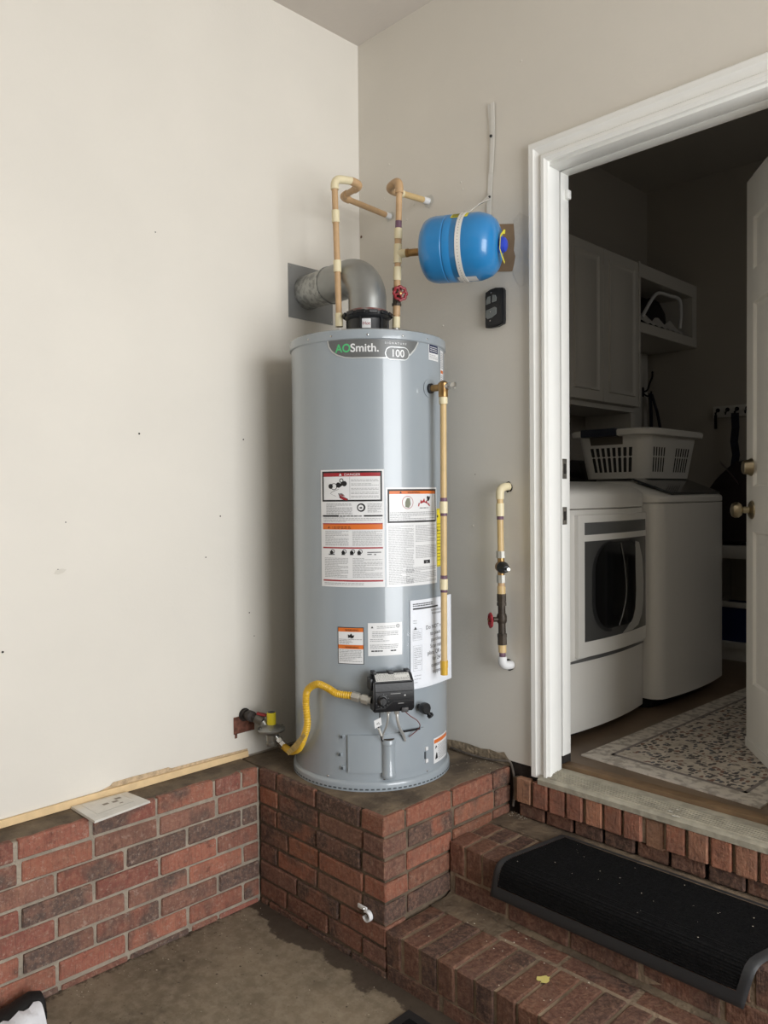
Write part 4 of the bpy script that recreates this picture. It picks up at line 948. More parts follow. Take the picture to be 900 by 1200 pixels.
bm = new(); cyl(bm, wv(704), wv(746), .0128); lathe(bm, [(.0150, -.016), (.0175, -.008), (.0175, .008), (.0150, .016)], wv(724), (0, 0, 1), 18); cyl(bm, wv(705), wv(709), .0165, n=8); cyl(bm, wv(742), wv(746), .0165, n=8)
wx = Vector((-.62, -.78, .0)).normalized(); cyl(bm, wv(725), wv(725) + wx * .030, .0085); gb = obj('gate_valve', bm, m_black_iron, p3, 'dark bronze gate valve'); wheel(wv(726) + wx * .040, wx, gb, .021)
pipe_part('coupling', wv(755), wv(764), .0138, m_cpvc, p3); pipe_part('pipe', wv(762), wv(772), .0110, m_purple, p3)
elbow_part(wv(769), wv(780), Vector((.756, -.002, .834)), .0150, m_white, p3, 'white elbow')

# wall remote
rm = thing('wall_remote', 'black three button remote clipped to the wall below the blue cylinder', 'remote', (.701, -.01, 2.08))
pl = [(.661, 2.014), (.680, 2.011), (.712, 2.011), (.738, 2.018), (.740, 2.030), (.740, 2.132), (.735, 2.141), (.705, 2.146), (.682, 2.144), (.662, 2.136), (.660, 2.12), (.660, 2.03)]
bm = new(); mz = Matrix(((1, 0, 0, 0), (0, 0, -1, 0), (0, 1, 0, 0), (0, 0, 0, 1))); prism(bm, pl, .001, .018, mz)
bmesh.ops.bevel(bm, geom=[e for e in bm.edges if all(abs(v.co.y + .018) < 1e-5 for v in e.verts)], offset=.004, segments=2, affect='EDGES')
rb = obj('remote_body', bm, m_black, rm)
m_btn = mat('button_grey', (120, 124, 122), .5)
for pl in ([(.668, 2.092), (.686, 2.095), (.686, 2.119), (.676, 2.118), (.669, 2.106)], [(.694, 2.096), (.711, 2.098), (.713, 2.110), (.709, 2.119), (.696, 2.122)], [(.667, 2.048), (.674, 2.042), (.692, 2.044), (.712, 2.054), (.713, 2.074), (.706, 2.079), (.668, 2.072)]):
    bm = new(); prism(bm, pl, .017, .0205, mz); obj('button', bm, m_btn, rm)
for x, z in ((.690, 2.131), (.685, 2.034), (.689, 2.064)):
    bm = new(); lathe(bm, [(.0028, 0), (.002, .003), (0, .0032)], (x, -.0175 if z != 2.064 else -.0205, z), (0, -1, 0), 8); obj('screw' if z != 2.064 else 'indicator', bm, m_chrome, rm)

# ---------------------------------------------------------------- gas supply
m_iron = mat('black_iron', (62, 56, 52), .6, .4, var=.25, vscale=40, bump=.2)
gr = thing('gas_regulator', 'grey gas regulator with yellow cap on a pipe from the left wall', 'regulator', (.115, -.562, .575))
bm = new(); g0, g1, g2 = Vector((.0, -.598, .634)), Vector((.052, -.604, .640)), Vector((.085, -.578, .622))
cyl(bm, g0, Vector((.020, -.600, .636)), .020, n=14); tube(bm, [g0, g1, g2], .0145, 14); lathe(bm, [(.019, 0), (.019, .022), (.015, .024)], g1 - Vector((.012, 0, 0)), (1, -.1, 0), 14); lathe(bm, [(.024, 0), (.024, .003), (.016, .004)], (.001, -.598, .634), (1, 0, 0), 16); obj('iron_pipe', bm, m_iron, gr, 'dark iron pipe stub')
bm = new(); cyl(bm, g1 + Vector((.012, .010, -.006)), g2, .017, n=10); obj('gas_cock', bm, mat('steel_cock', (112, 108, 100), .45, .7), gr)
bm = new(); box(bm, -.006, .030, -.010, .010, -.003, .004, .002, mtx=Matrix.Translation((.070, -.585, .648)) @ Matrix.Rotation(math.radians(50), 4, 'Z') @ Matrix.Rotation(.25, 4, 'Y')); obj('cock_handle', bm, mat('cock_red', (150, 44, 46), .45), gr, 'red lever handle')
m_cast = mat('die_cast_grey', (150, 150, 146), .38, .75, var=.08, vscale=30)
rc = Vector((.118, -.563, .598)); bm = new()
lathe(bm, [(.012, -.048), (.017, -.044), (.020, -.020), (.030, -.012), (.046, -.006), (.049, -.002), (.049, .003), (.046, .006), (.030, .012), (.016, .018), (.0145, .022)], rc, (0, 0, 1), 36); cyl(bm, g2, rc + Vector((-.01, 0, -.014)), .015)
lathe(bm, [(.017, -.058), (.020, -.054), (.020, -.044), (.016, -.042)], rc, (0, 0, 1), 24); obj('regulator_body', bm, m_cast, gr, 'silver disc shaped body')
for k in range(6):
    a = k * PI / 3 + .3; bm = new(); lathe(bm, [(.0035, 0), (.0035, .004), (0, .005)], rc + Vector((.041 * math.cos(a), .041 * math.sin(a), .006)), (0, 0, 1), 8); obj('bolt', bm, m_chrome, gr)
bm = new(); lathe(bm, [(.0145, .014), (.0162, .018), (.0162, .058), (.0135, .060)], rc, (0, 0, 1), 24); yc = obj('regulator_cap', bm, mat('cap_yellow', (226, 206, 40), .45), gr, 'yellow plastic cap')
bm = new(); lathe(bm, [(.0132, .0595), (.0132, .0605), (0, .0605)], rc, (0, 0, 1), 20); obj('cap_top', bm, mat('cap_dark', (48, 60, 74), .4), yc)
o1 = rc + Vector((.008, .010, -.026)); o2 = Vector((.150, -.535, .538))
bm = new(); cyl(bm, o1, o1.lerp(o2, .55), .0125, n=16); cyl(bm, o1.lerp(o2, .3), o1.lerp(o2, .55), .0165, n=6); cyl(bm, o1.lerp(o2, .62), o2, .0155, n=6); cyl(bm, o1, o2, .0115); obj('outlet_fitting', bm, m_chrome, gr)
gh = thing('gas_hose', 'yellow ribbed gas hose curving across the tank to its black valve', 'hose', (.36, -.62, .58))
hp = smooth_path([o2, Vector((.190, -.546, .536)), Vector((.255, -.578, .553)), Vector((.330, -.606, .588)), Vector((.370, -.616, .638)), Vector((.392, -.620, .686)), Vector((.386, -.620, .751)), Vector((.396, -.620, .796)), Vector((.440, -.616, .822)), Vector((.480, -.604, .813)), Vector((.509, -.592, .799)), Vector((.556, -.564, .795))], 26)
rs = [.0112 + .0011 * math.sin(i * 1.9) for i in range(len(hp))]
bm = new(); tube(bm, hp, rs, 14); obj('hose', bm, mat('yellow_hose', (214, 172, 48), .4, var=.06, vscale=30), gh)
ve = vm @ Vector((-.066, -.045, -.022)); he = Vector((.553, -.566, .795))
bm = new(); cyl(bm, he, he.lerp(ve, .38), .0150, n=6); cyl(bm, he.lerp(ve, .38), he.lerp(ve, .55), .0100); cyl(bm, he.lerp(ve, .52), he.lerp(ve, .85), .0155, n=6); cyl(bm, he.lerp(ve, .8), ve, .0115); obj('hose_nut', bm, m_nut, gh, 'nickel flare nuts')
bm = new(); q = [(.235, -.588, .548), (.335, -.628, .612), (.398, -.640, .662), (.404, -.637, .652), (.346, -.625, .592), (.245, -.586, .538)]
a = [bm.verts.new(p) for p in q]; bm.faces.new((a[0], a[1], a[4], a[5])); bm.faces.new((a[1], a[2], a[3], a[4])); obj('hose_tag', bm, mat('tag_tan', (200, 176, 110), .6, var=.2, vscale=60), gh, 'curled paper tag')
# ================================================================ SMALL THINGS IN THE GARAGE
bm = new(); m4 = Matrix.Translation((.004, 0, 0)) @ Matrix.Rotation(math.radians(6), 4, 'Y')
sheet_y = [(-1.78), (-.588)]
a = [(.002, -1.80, .4805), (.010, -1.80, .4805), (.009, -1.80, .5005), (.001, -1.80, .5005)]; b = [(.003, -.588, .4805), (.011, -.588, .4805), (.009, -.588, .501), (.002, -.588, .501)]
mid = [(.0045, -1.15, .4805), (.0125, -1.15, .4805), (.0105, -1.15, .504), (.003, -1.15, .504)]
loft(bm, [[Vector(p) for p in r] for r in (a, mid, b)])
o = obj('wood_lath', bm, mat('pale_pine', (222, 192, 146), .6, var=.06, vscale=30, bump=.15, bscale=60)); tag(o, 'thin pale pine lath lying on the brick ledge against the left wall', 'lath')
ps = thing('plastic_packet', 'flat clear square plastic packet lying across the brick ledge', 'packet', (.094, -1.15, .482))
def pk(s, t, z): 
    c00, c10, c11, c01 = Vector((.016, -1.243)), Vector((.174, -1.240)), Vector((.150, -1.050)), Vector((.026, -1.066))
    q = (c00 * (1 - s) + c10 * s) * (1 - t) + (c01 * (1 - s) + c11 * s) * t; return Vector((q.x, q.y, z))
bm = new(); loft(bm, [[pk(*u, .4812) for u in ((0, 0), (1, 0), (1, 1), (0, 1))], [pk(*u, .4875) for u in ((.01, .01), (.99, .01), (.99, .99), (.01, .99))]])
obj('packet_body', bm, mat('clear_plastic', (206, 202, 194), .18, var=.06, vscale=16, coat=.5, bump=.05, bscale=20), ps)
bm = new()
for s, t, w_, h_ in ((.34, .40, .09, .10), (.36, .56, .09, .10), (.22, .66, .10, .11), (.55, .62, .05, .06)): put_poly(bm, lambda u, v: pk(u, v, .4882), [(s, t), (s + w_, t), (s + w_, t + h_), (s, t + h_)])
obj('packet_marks', bm, mat('packet_ink', (140, 130, 118), .6), ps)
bm = new(); put_poly(bm, lambda u, v: pk(u, v, .4879), [(.06, .16), (.74, .16), (.70, .84), (.10, .84)]); obj('packet_paper', bm, mat('packet_paper', (216, 212, 204), .4, var=.05, vscale=40), ps)

cl = thing('pipe_clip', 'small white plastic pipe clip nailed to the brick platform', 'clip', (.664, -.625, .172))
bm = new(); box(bm, .636, .676, -.6300, -.6250, .1745, .1870, .0015); r_ = .0145; c0 = Vector((.683, -.632, .166))
pts = [c0 + Vector((r_ * math.cos(a), 0, r_ * math.sin(a))) for a in [math.radians(125 - 290 * i / 20) for i in range(21)]]
g = []
for i, p in enumerate(pts):
    d = (p - c0).normalized(); g.append([p - d * .002 + Vector((0, -.007, 0)), p + d * .002 + Vector((0, -.007, 0)), p + d * .002 + Vector((0, .007, 0)), p - d * .002 + Vector((0, .007, 0))])
loft(bm, g); obj('clip_body', bm, m_white, cl)
bm = new(); lathe(bm, [(.0028, 0), (.002, .002), (0, .0022)], (.664, -.630, .1805), (0, -1, 0), 8); obj('nail', bm, m_chrome, cl)

bm = new(); tube(bm, smooth_path([(.49, -.020, .4872), (.58, -.028, .4868), (.67, -.022, .4872), (.725, -.014, .4925), (.752, -.008, .492), (.768, -.010, .455), (.774, -.013, .40), (.770, -.016, .345)], 8), .0042, 8)
o = obj('cable', bm, mat('grey_cable', (92, 84, 76), .7, var=.3, vscale=50)); tag(o, 'dusty grey cable along the wall foot dropping beside the step', 'cable')

# door mat over the second step
dmt = thing('door_mat', 'black ribbed half round step mat draped over the second step', 'mat', (1.34, -.19, .322))
PRF = [(-.058, .3265), (-.12, .3265), (-.20, .3265), (-.28, .3265), (-.315, .326), (-.336, .3225), (-.3485, .312), (-.3545, .296), (-.356, .272), (-.357, .245), (-.358, .217)]
cum = [0]
for p, q in zip(PRF, PRF[1:]): cum.append(cum[-1] + math.hypot(q[0] - p[0], q[1] - p[1]))
TL = cum[-1]
def prof_at(t):
    d = t * TL
    for i in range(len(cum) - 1):
        if d <= cum[i + 1] + 1e-9:
            k = (d - cum[i]) / (cum[i + 1] - cum[i]); p, q = PRF[i], PRF[i + 1]
            dy, dz = q[0] - p[0], q[1] - p[1]; l = math.hypot(dy, dz); return p[0] + dy * k, p[1] + dz * k, dz / l, -dy / l
    return PRF[-1] + (-1.0, 0.0)
def matp(u, t, h):
    y, z, ny, nz = prof_at(t); ny, nz = (ny, nz) if nz > 0 or ny < 0 else (-ny, -nz)
    if t > .7: ny = -abs(ny)
    xl = .994 - .062 * t; xr = 1.775 - .10 * t
    skew = -.0 ; return Vector((xl + (xr - xl) * u, y + ny * h, z + nz * h))
bm = new()
def quad_sheet(bm, us, ts, hf):
    g = [[bm.verts.new(matp(u, t, hf(u, t))) for t in ts] for u in us]
    for i in range(len(us) - 1):
        for j in range(len(ts) - 1): bm.faces.new((g[i][j], g[i + 1][j], g[i + 1][j + 1], g[i][j + 1]))
ts = [i / 40 for i in range(41)]
def bh(u, t):
    e = min(u / .012, (1 - u) / .012, t / .02, (1 - t) / .03); return .0005 + .0060 * min(1, max(0, e)) ** .5
ul = [0, .006, .012, .020, .030, .034]; B1_, B2_ = .05, .90
quad_sheet(bm, ul, ts, bh); quad_sheet(bm, [1 - u for u in ul[::-1]], ts, bh)
um = [.034 + .932 * i / 20 for i in range(21)]
quad_sheet(bm, um, [0, .006, .012, .02, .03, .045, .05], bh); quad_sheet(bm, um, [.90, .905, .92, .94, .96, .98, .99, 1.0], bh)
obj('mat_border', bm, mat('mat_rubber', (44, 45, 47), .55, bump=.06, bscale=120), dmt, 'smooth charcoal rubber border')
bm = new(); n = 90
quad_sheet(bm, um, [.05 + .85 * i / n for i in range(n + 1)], lambda u, t: .0035 + (.0028 if int(round((t - .05) / .85 * n)) % 2 else 0) + R_.uniform(0, .0006))
obj('mat_pile', bm, mat('mat_black', (13, 13, 14), .9, var=.4, vscale=90, bump=.8, bscale=260, spec=.2), dmt, 'black ribbed pile')
fm_ = thing('floor_mat', 'black rubber floor mat on the concrete at the foot of the steps', 'mat', (1.25, -.95, 0))
bm = new(); box(bm, .900, 1.62, -1.20, -.682, .0005, .009, .003); obj('mat_border', bm, MATS['mat_rubber'], fm_)
bm = new()
for i in range(18):
    for j in range(13): x = .930 + i * .037; y = -.712 - j * .036; box(bm, x, x + .029, y - .028, y, .009, .0115)
obj('mat_studs', bm, MATS['mat_black'], fm_, kind='stuff')

# shoe and rag in the corner of the view
sh = thing('black_shoe', 'black shoe by the brick dado on the garage floor', 'shoe', (.20, -1.47, 0))
bm = new()
def shoe_ring(y, w_, h0, h1, cx):
    return [Vector((cx + w_ * math.cos(a) * (1 if math.sin(a) < 0 else .86), y, h0 + (h1 - h0) * .72 * (.5 + .5 * math.sin(a)))) for a in [2 * PI * i / 16 for i in range(16)]]
loft(bm, [shoe_ring(-1.395, .018, .018, .055, .180), shoe_ring(-1.402, .032, .014, .082, .180), shoe_ring(-1.43, .040, .012, .098, .182), shoe_ring(-1.48, .044, .012, .082, .186), shoe_ring(-1.55, .050, .012, .066, .190), shoe_ring(-1.62, .046, .012, .052, .196), shoe_ring(-1.655, .024, .014, .036, .200)])
obj('shoe_upper', bm, mat('shoe_black', (17, 17, 18), .6, bump=.2, bscale=90), sh)
bm = new(); pl = [(.150, -1.40), (.182, -1.39), (.214, -1.40), (.230, -1.47), (.240, -1.57), (.232, -1.64), (.200, -1.672), (.165, -1.65), (.142, -1.57), (.142, -1.48)]; prism(bm, pl, .001, .020); obj('shoe_sole', bm, m_black, sh)
bm = new(); n = 10; g = []
for i in range(n + 1):
    row = []
    for j in range(n + 1):
        s, t = i / n, j / n; p = Vector((.222, -1.425, .066)) * (1 - s) * (1 - t) + Vector((.262, -1.418, .010)) * s * (1 - t) + Vector((.238, -1.56, .056)) * (1 - s) * t + Vector((.30, -1.58, .010)) * s * t
        row.append(bm.verts.new(p + Vector((.012, 0, .012)) * math.sin(s * PI) + Vector((0, 0, .006)) * math.sin(t * 19 + s * 7)))
    g.append(row)
for i in range(n):
    for j in range(n): bm.faces.new((g[i][j], g[i + 1][j], g[i + 1][j + 1], g[i][j + 1]))
o = obj('white_rag', bm, mat('white_cloth', (218, 218, 222), .8, bump=.3, bscale=60)); tag(o, 'crumpled white cloth draped over the black shoe', 'cloth')

# crumbs and flecks: nobody could count them
bm = new()
def fleck(x, y, z, r, up=(0, 0, 1)):
    n = 5; ph = R_.uniform(0, 6); vs = [bm.verts.new((x + r * math.cos(ph + 2 * PI * i / n) * R_.uniform(.5, 1.3), y + r * math.sin(ph + 2 * PI * i / n) * R_.uniform(.3, 1.0), z + R_.uniform(0, .0015))) for i in range(n)]; bm.faces.new(vs)
for _ in range(26): u, t = R_.uniform(.05, .95), R_.uniform(.08, .72); p = matp(u, t, .0078); fleck(p.x, p.y, p.z, R_.uniform(.001, .0024))
for _ in range(45): fleck(R_.uniform(.2, .95), R_.uniform(-1.2, -.66), .0012, R_.uniform(.001, .003))
for _ in range(45): fleck(R_.uniform(.765, .84), R_.uniform(-.05, -.005), .3225, R_.uniform(.0012, .003))
for _ in range(30): fleck(R_.uniform(.6, .74), R_.uniform(-.16, -.03), P + .0052, R_.uniform(.001, .003))
for _ in range(50): y = R_.uniform(-1.3, -.65); fleck(BX + .03 + R_.uniform(0, .06), y, .0012, R_.uniform(.001, .003))
for _ in range(40): fleck(R_.uniform(.78, 1.5), R_.uniform(-.60, -.36), .1478, R_.uniform(.0012, .0035))
o = obj('crumbs', bm, mat('crumb', (200, 190, 172), .9)); o['kind'] = 'stuff'; o['label'] = 'pale crumbs and flecks scattered over mat, steps and floor'; o['category'] = 'debris'

# ================================================================ LAUNDRY ROOM
YB, XRI, ZC = 2.50, 3.2, 3.32
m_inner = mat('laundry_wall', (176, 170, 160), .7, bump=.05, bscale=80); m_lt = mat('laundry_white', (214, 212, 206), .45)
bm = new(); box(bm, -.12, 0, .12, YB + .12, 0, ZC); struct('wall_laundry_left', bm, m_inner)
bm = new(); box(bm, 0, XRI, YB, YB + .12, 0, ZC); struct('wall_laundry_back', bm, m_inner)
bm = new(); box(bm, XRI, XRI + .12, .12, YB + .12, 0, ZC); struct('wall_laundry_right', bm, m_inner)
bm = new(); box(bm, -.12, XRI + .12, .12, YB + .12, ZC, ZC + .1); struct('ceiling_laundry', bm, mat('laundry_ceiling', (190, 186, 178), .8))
m_lfl = mat('laminate_brown', (112, 94, 76), .45, var=.18, vscale=5, bump=.05, bscale=40)
bm = new(); box(bm, 0, XRI, .119, YB, .30, LF); struct('floor_laundry', bm, m_lfl)
bm = new(); box(bm, XR + .02, XRI, .12, .134, LF, LF + .09, .003); struct('baseboard_front', bm, m_lt)

# six panel door standing open
F0, HG = Vector((1.288, .692, 0)), Vector((1.768, .058, 0)); dd = (HG - F0).normalized(); dn = Vector((-dd.y, dd.x, 0))
if dn.dot(CAM - F0) < 0: dn = -dn
DM = Matrix((dd, dn * -1, Vector((0, 0, 1)))).transposed().to_4x4(); DM.translation = F0        # local y goes into the leaf
WL, ZB, ZT = .795, .512, 2.533
dr = bpy.data.objects.new('door_1', None); COL.objects.link(dr); dr['kind'] = 'structure'; dr['label'] = 'white six panel door standing open into the laundry'
m_door = mat('door_white', (234, 231, 223), .4, var=.02, vscale=6, bump=.03, bscale=50)
bm = new(); box(bm, 0, WL, .0115, .040, ZB, ZT, mtx=DM)
cols = [(.068, .355), (.440, .727)]; rows = [(.745, 1.290), (1.445, 2.092), (2.202, 2.388)]
for a, b in ((0, .068), (.355, .440), (.727, WL)): box(bm, a, b, 0, .0116, ZB, ZT, .0015, 1, mtx=DM)
for a, b in ((ZB, .745), (1.290, 1.445), (2.092, 2.202), (2.388, ZT)):
    for x0, x1 in cols: box(bm, x0 - .001, x1 + .001, 0, .0116, a, b, .0, 1, mtx=DM)
obj('door_leaf', bm, m_door, dr)
for x0, x1 in cols:
    for z0, z1 in rows:
        bm = new(); i1, i2, i3 = .006, .022, .050
        R = lambda i, y: [DM @ Vector(p) for p in ((x0 + i, y, z0 + i), (x1 - i, y, z0 + i), (x1 - i, y, z1 - i), (x0 + i, y, z1 - i))]
        loft(bm, [R(0, .0002), R(.003, .0008), R(.010, .0100), R(.020, .0110), R(.046, .0036), R(.050, .0030)], cap=False); bm.verts.ensure_lookup_table(); bm.faces.new([bm.verts[i_] for i_ in (-4, -3, -2, -1)]); finish(bm, 12); obj('door_panel', bm, m_door, dr)
m_knob = mat('satin_brass', (176, 164, 138), .28, 1.0, var=.05, vscale=20)
def knob(z):
    bm = new(); o_ = DM @ Vector((.062, 0, z)); lathe(bm, [(.033, 0), (.032, .004), (.024, .009), (.012, .013), (.011, .032), (.020, .037), (.0275, .046), (.028, .056), (.023, .066), (.010, .071), (0, .0715)], o_, dn, 32); return bm
obj('door_knob', knob(1.364), m_knob, dr, 'round brushed door knob')
bm = new(); o_ = DM @ Vector((.055, 0, 1.515)); lathe(bm, [(.032, 0), (.031, .005), (.027, .010), (.024, .026), (.021, .029), (0, .029)], o_, dn, 32); obj('deadbolt', bm, m_knob, dr, 'round deadbolt cylinder')
bm = new(); box(bm, 0, WL, -.004, .010, ZB - .006, ZB + .03, .002, 1, mtx=DM); obj('door_sweep', bm, m_door, dr)

# rug
rg = thing('runner_rug', 'cream runner rug with dark leaf pattern inside the doorway', 'rug', (1.24, .8, LF))
r00, rX, rY = Vector((.908, .198, 0)), Vector((.622, -.046, 0)), Vector((.055, 1.36, 0))
def rug_material():
    m = bpy.data.materials.new('rug_leaves'); m.use_nodes = True; g = NT(m); v = g.n('ShaderNodeTexCoord').outputs['Object']
    base = g.mix(g.ramp(g.noise(v, 30, 4), .4, .6), lin((206, 196, 182)) + (1,), lin((186, 176, 162)) + (1,))
    mp = g.n('ShaderNodeMapping'); mp.inputs['Scale'].default_value = (58, 30, 1); mp.inputs['Rotation'].default_value = (0, 0, .6); g.l(v, mp.inputs[0])
    mp2 = g.n('ShaderNodeMapping'); mp2.inputs['Scale'].default_value = (32, 60, 1); mp2.inputs['Rotation'].default_value = (0, 0, .3); g.l(v, mp2.inputs[0])
    clus = g.ramp(g.noise(v, 9, 3), .36, .44)
    v1 = g.n('ShaderNodeTexVoronoi'); v1.inputs['Scale'].default_value = 1.0; g.l(mp.outputs[0], v1.inputs['Vector']); v2 = g.n('ShaderNodeTexVoronoi'); v2.inputs['Scale'].default_value = 1.0; g.l(mp2.outputs[0], v2.inputs['Vector'])
    leaf = g.math('MULTIPLY', g.math('MAXIMUM', g.ramp(v1.outputs['Distance'], .36, .40, (1, 1, 1, 1), (0, 0, 0, 1)), g.ramp(v2.outputs['Distance'], .33, .37, (1, 1, 1, 1), (0, 0, 0, 1))), clus)
    pal = g.n('ShaderNodeValToRGB'); el = pal.color_ramp.elements; el[0].color = lin((62, 58, 66)) + (1,); el[1].color = lin((84, 68, 60)) + (1,); e = el.new(.5); e.color = lin((120, 84, 74)) + (1,); pal.color_ramp.interpolation = 'CONSTANT'
    e = el.new(.75); e.color = lin((78, 80, 92)) + (1,)
    sp = g.n('ShaderNodeSeparateColor'); g.l(v1.outputs['Color'], sp.inputs[0]); g.l(sp.outputs[0], pal.inputs[0])
    g.l(g.mix(g.math('MULTIPLY', leaf, .85), base, pal.outputs[0]), g.b.inputs['Base Color']); g.b.inputs['Roughness'].default_value = .95; g.b.inputs['Specular IOR Level'].default_value = .1
    return m
m_rug = rug_material(); m_rugb = mat('rug_border', (206, 198, 186), .95, col2=(168, 160, 150), vscale=34, detail=3, ramp=(.46, .60), spec=.1)
def rp_(s, t, z): q = r00 + rX * s + rY * t; return Vector((q.x, q.y, LF + z))
def rugbox(s0, s1, t0, t1, z): 
    bm = new(); loft(bm, [[rp_(*u, .0005) for u in ((s0, t0), (s1, t0), (s1, t1), (s0, t1))], [rp_(*u, z) for u in ((s0, t0), (s1, t0), (s1, t1), (s0, t1))]]); return bm
obj('rug_field', rugbox(.13, .87, .065, .935, .006), m_rug, rg, 'leaf patterned field')
for q in ((0, .13, 0, 1), (.87, 1, 0, 1), (.13, .87, 0, .065), (.13, .87, .935, 1)): obj('rug_border', rugbox(*q, .006), m_rugb, rg, 'pale patterned border')
bm = new()
for q in ((.115, .135, .055, .945), (.865, .885, .055, .945), (.115, .885, .055, .067), (.115, .885, .933, .945)): sheet(bm, lambda s, t: rp_(s, t, .0064), *q)
obj('rug_line', bm, mat('rug_line', (134, 126, 122), .95, spec=.1), rg, kind='stuff')
bm = new(); box(bm, 1.03, 1.62, 1.60, 2.02, LF + .0005, LF + .008, .002); o = obj('grey_mat', bm, mat('grey_mat', (58, 58, 64), .95)); tag(o, 'small dark grey mat beyond the rug near the bench', 'mat')

# appliances
m_app = mat('appliance_white', (226, 224, 218), .28, coat=.3); m_appd = mat('appliance_grey', (112, 113, 112), .35, .3); m_glass = mat('door_glass', (10, 12, 15), .08, coat=.6, bump=.004, bscale=4); m_frame = mat('door_smoke', (74, 74, 73), .3, coat=.4)
m_base = mat('appliance_shadow_base', (12, 12, 12), .8)  # near-black: shade in the gap under the appliances put into the colour
def plan(y0, y1, xf, bow, rad, inset=0.0, xb=.07, k=22):
    yc, hw = (y0 + y1) / 2, (y1 - y0) / 2; out = [(xb, y1), (xb, y0)]
    for i in range(k + 1):
        u = -1 + 2 * i / k; u = math.sin(u * PI / 2); y = yc + u * hw; d = max(0, (abs(u) * hw - (hw - rad))) / rad
        out.append((xf - inset + bow * (1 - u * u) - rad * (1 - math.sqrt(max(0, 1 - d * d))) * .9, y))
    return out
def ringz(pl, z): return [Vector((x, y, z)) for x, y in pl]
def front(y0, y1, xf, bow):
    yc, hw = (y0 + y1) / 2, (y1 - y0) / 2
    def at(off):
        def f(y, z): u = (y - yc) / hw; return Vector((xf + bow * (1 - u * u) + off, y, z))
        return f
    return at
D0, D1, W0, W1 = .205, .890, .900, 1.585
dy = thing('dryer', 'white front loading dryer with dark round cornered window behind the doorway', 'dryer', (.45, .55, LF))
bm = new(); pl = plan(D0, D1, .795, .032, .03); loft(bm, [ringz(pl, .535), ringz(pl, 1.366)]); obj('cabinet', bm, m_app, dy)
bm = new(); pb = plan(D0 + .02, D1 - .02, .745, .02, .03); loft(bm, [ringz(pb, LF + .001), ringz(pb, .536)]); obj('shaded_base', bm, m_base, dy)
bm = new(); loft(bm, [ringz(plan(D0, D1, .797, .032, .03, i), z) for i, z in ((.004, 1.3685), (0, 1.3715), (0, 1.418), (.006, 1.430), (.026, 1.444), (.07, 1.458), (.13, 1.470), (.19, 1.4765), (.25, 1.478))]); obj('top_cover', bm, m_app, dy)
fr_ = front(D0, D1, .795, .032)
def fpanel(name, y0, y1, z0, z1, d, m, parent, lab=None, bev=.0, k=14, at=fr_):
    bm = new(); fo, fi = at(d), at(-.01); ys = [y0 + (y1 - y0) * i / k for i in range(k + 1)]
    A = [bm.verts.new(fo(y, z0)) for y in ys]; B = [bm.verts.new(fo(y, z1)) for y in ys]; A0_ = [bm.verts.new(fi(y, z0)) for y in ys]; B0_ = [bm.verts.new(fi(y, z1)) for y in ys]
    for i in range(k): bm.faces.new((A[i], A[i + 1], B[i + 1], B[i])); bm.faces.new((A0_[i], A0_[i + 1], A[i + 1], A[i])); bm.faces.new((B[i], B[i + 1], B0_[i + 1], B0_[i]))
    bm.faces.new((A[0], B[0], B0_[0], A0_[0])); bm.faces.new((A[-1], B[-1], B0_[-1], A0_[-1]))
    if bev: bmesh.ops.bevel(bm, geom=[e for e in bm.edges if len(e.link_faces) == 2 and e.calc_face_angle(0) > .8], offset=bev, segments=2, affect='EDGES')
    return obj(name, bm, m, parent, lab)
dd_ = fpanel('dryer_door', .315, .866, .815, 1.346, .016, m_app, dy, None, .006)
fpanel('door_pull', .352, .855, 1.272, 1.318, .0165, m_appd, dd_, 'grey door pull strip')
fpanel('window_frame', .352, .857, .872, 1.248, .0168, m_frame, dd_, 'smoky window surround')
def fpoly(name, pts, d, m, parent, lab=None):
    bm = new(); f = fr_(d); ys = [p[0] for p in pts]; vs = [bm.verts.new(f(*p)) for p in pts]; bm.faces.new(vs); bmesh.ops.triangulate(bm, faces=bm.faces); return obj(name, bm, m, parent, lab)
def rrect(y0, y1, z0, z1, r, n=6, ry=None):
    out = []; ry = ry or r
    for (cy, cz, a0) in ((y1 - ry, z1 - r, 0), (y0 + ry, z1 - r, 90), (y0 + ry, z0 + r, 180), (y1 - ry, z0 + r, 270)):
        for i in range(n + 1): a = math.radians(a0 + 90 * i / n); out.append((cy + ry * math.cos(a), cz + r * math.sin(a)))
    return out
fpoly('window_step', rrect(.395, .815, .893, 1.243, .12), .0176, mat('window_step', (40, 41, 42), .3), dd_)
fpoly('window_glass', rrect(.415, .770, .905, 1.238, .11), .0186, m_glass, dd_, 'dark oval window')
pts = [(.735, 1.232), (.770, 1.226), (.806, 1.16), (.822, 1.06), (.818, .98), (.800, .925), (.760, .888), (.700, .876), (.620, .874), (.670, .896), (.710, .922), (.733, .96), (.742, 1.03), (.736, 1.12)]
bm = new(); f = fr_(.020); f_in = fr_(.012); a = [bm.verts.new(f(*p)) for p in pts]; b = [bm.verts.new(f_in(*p)) for p in pts]; bm.faces.new(a)
for i in range(len(pts)): bm.faces.new((a[i], a[(i + 1) % len(pts)], b[(i + 1) % len(pts)], b[i]))
obj('door_handle', bm, mat('handle_silver', (190, 189, 184), .4, .2), dd_, 'silver curved grip')
bm = new(); f = fr_(.0192); tube(bm, smooth_path([f(.60, 1.232), f(.635, 1.13), f(.645, 1.03), f(.62, .96), f(.585, .91)], 6), .0025, 6); obj('drum_rim', bm, m_appd, dd_)
bm = new(); f = fr_(.0012)
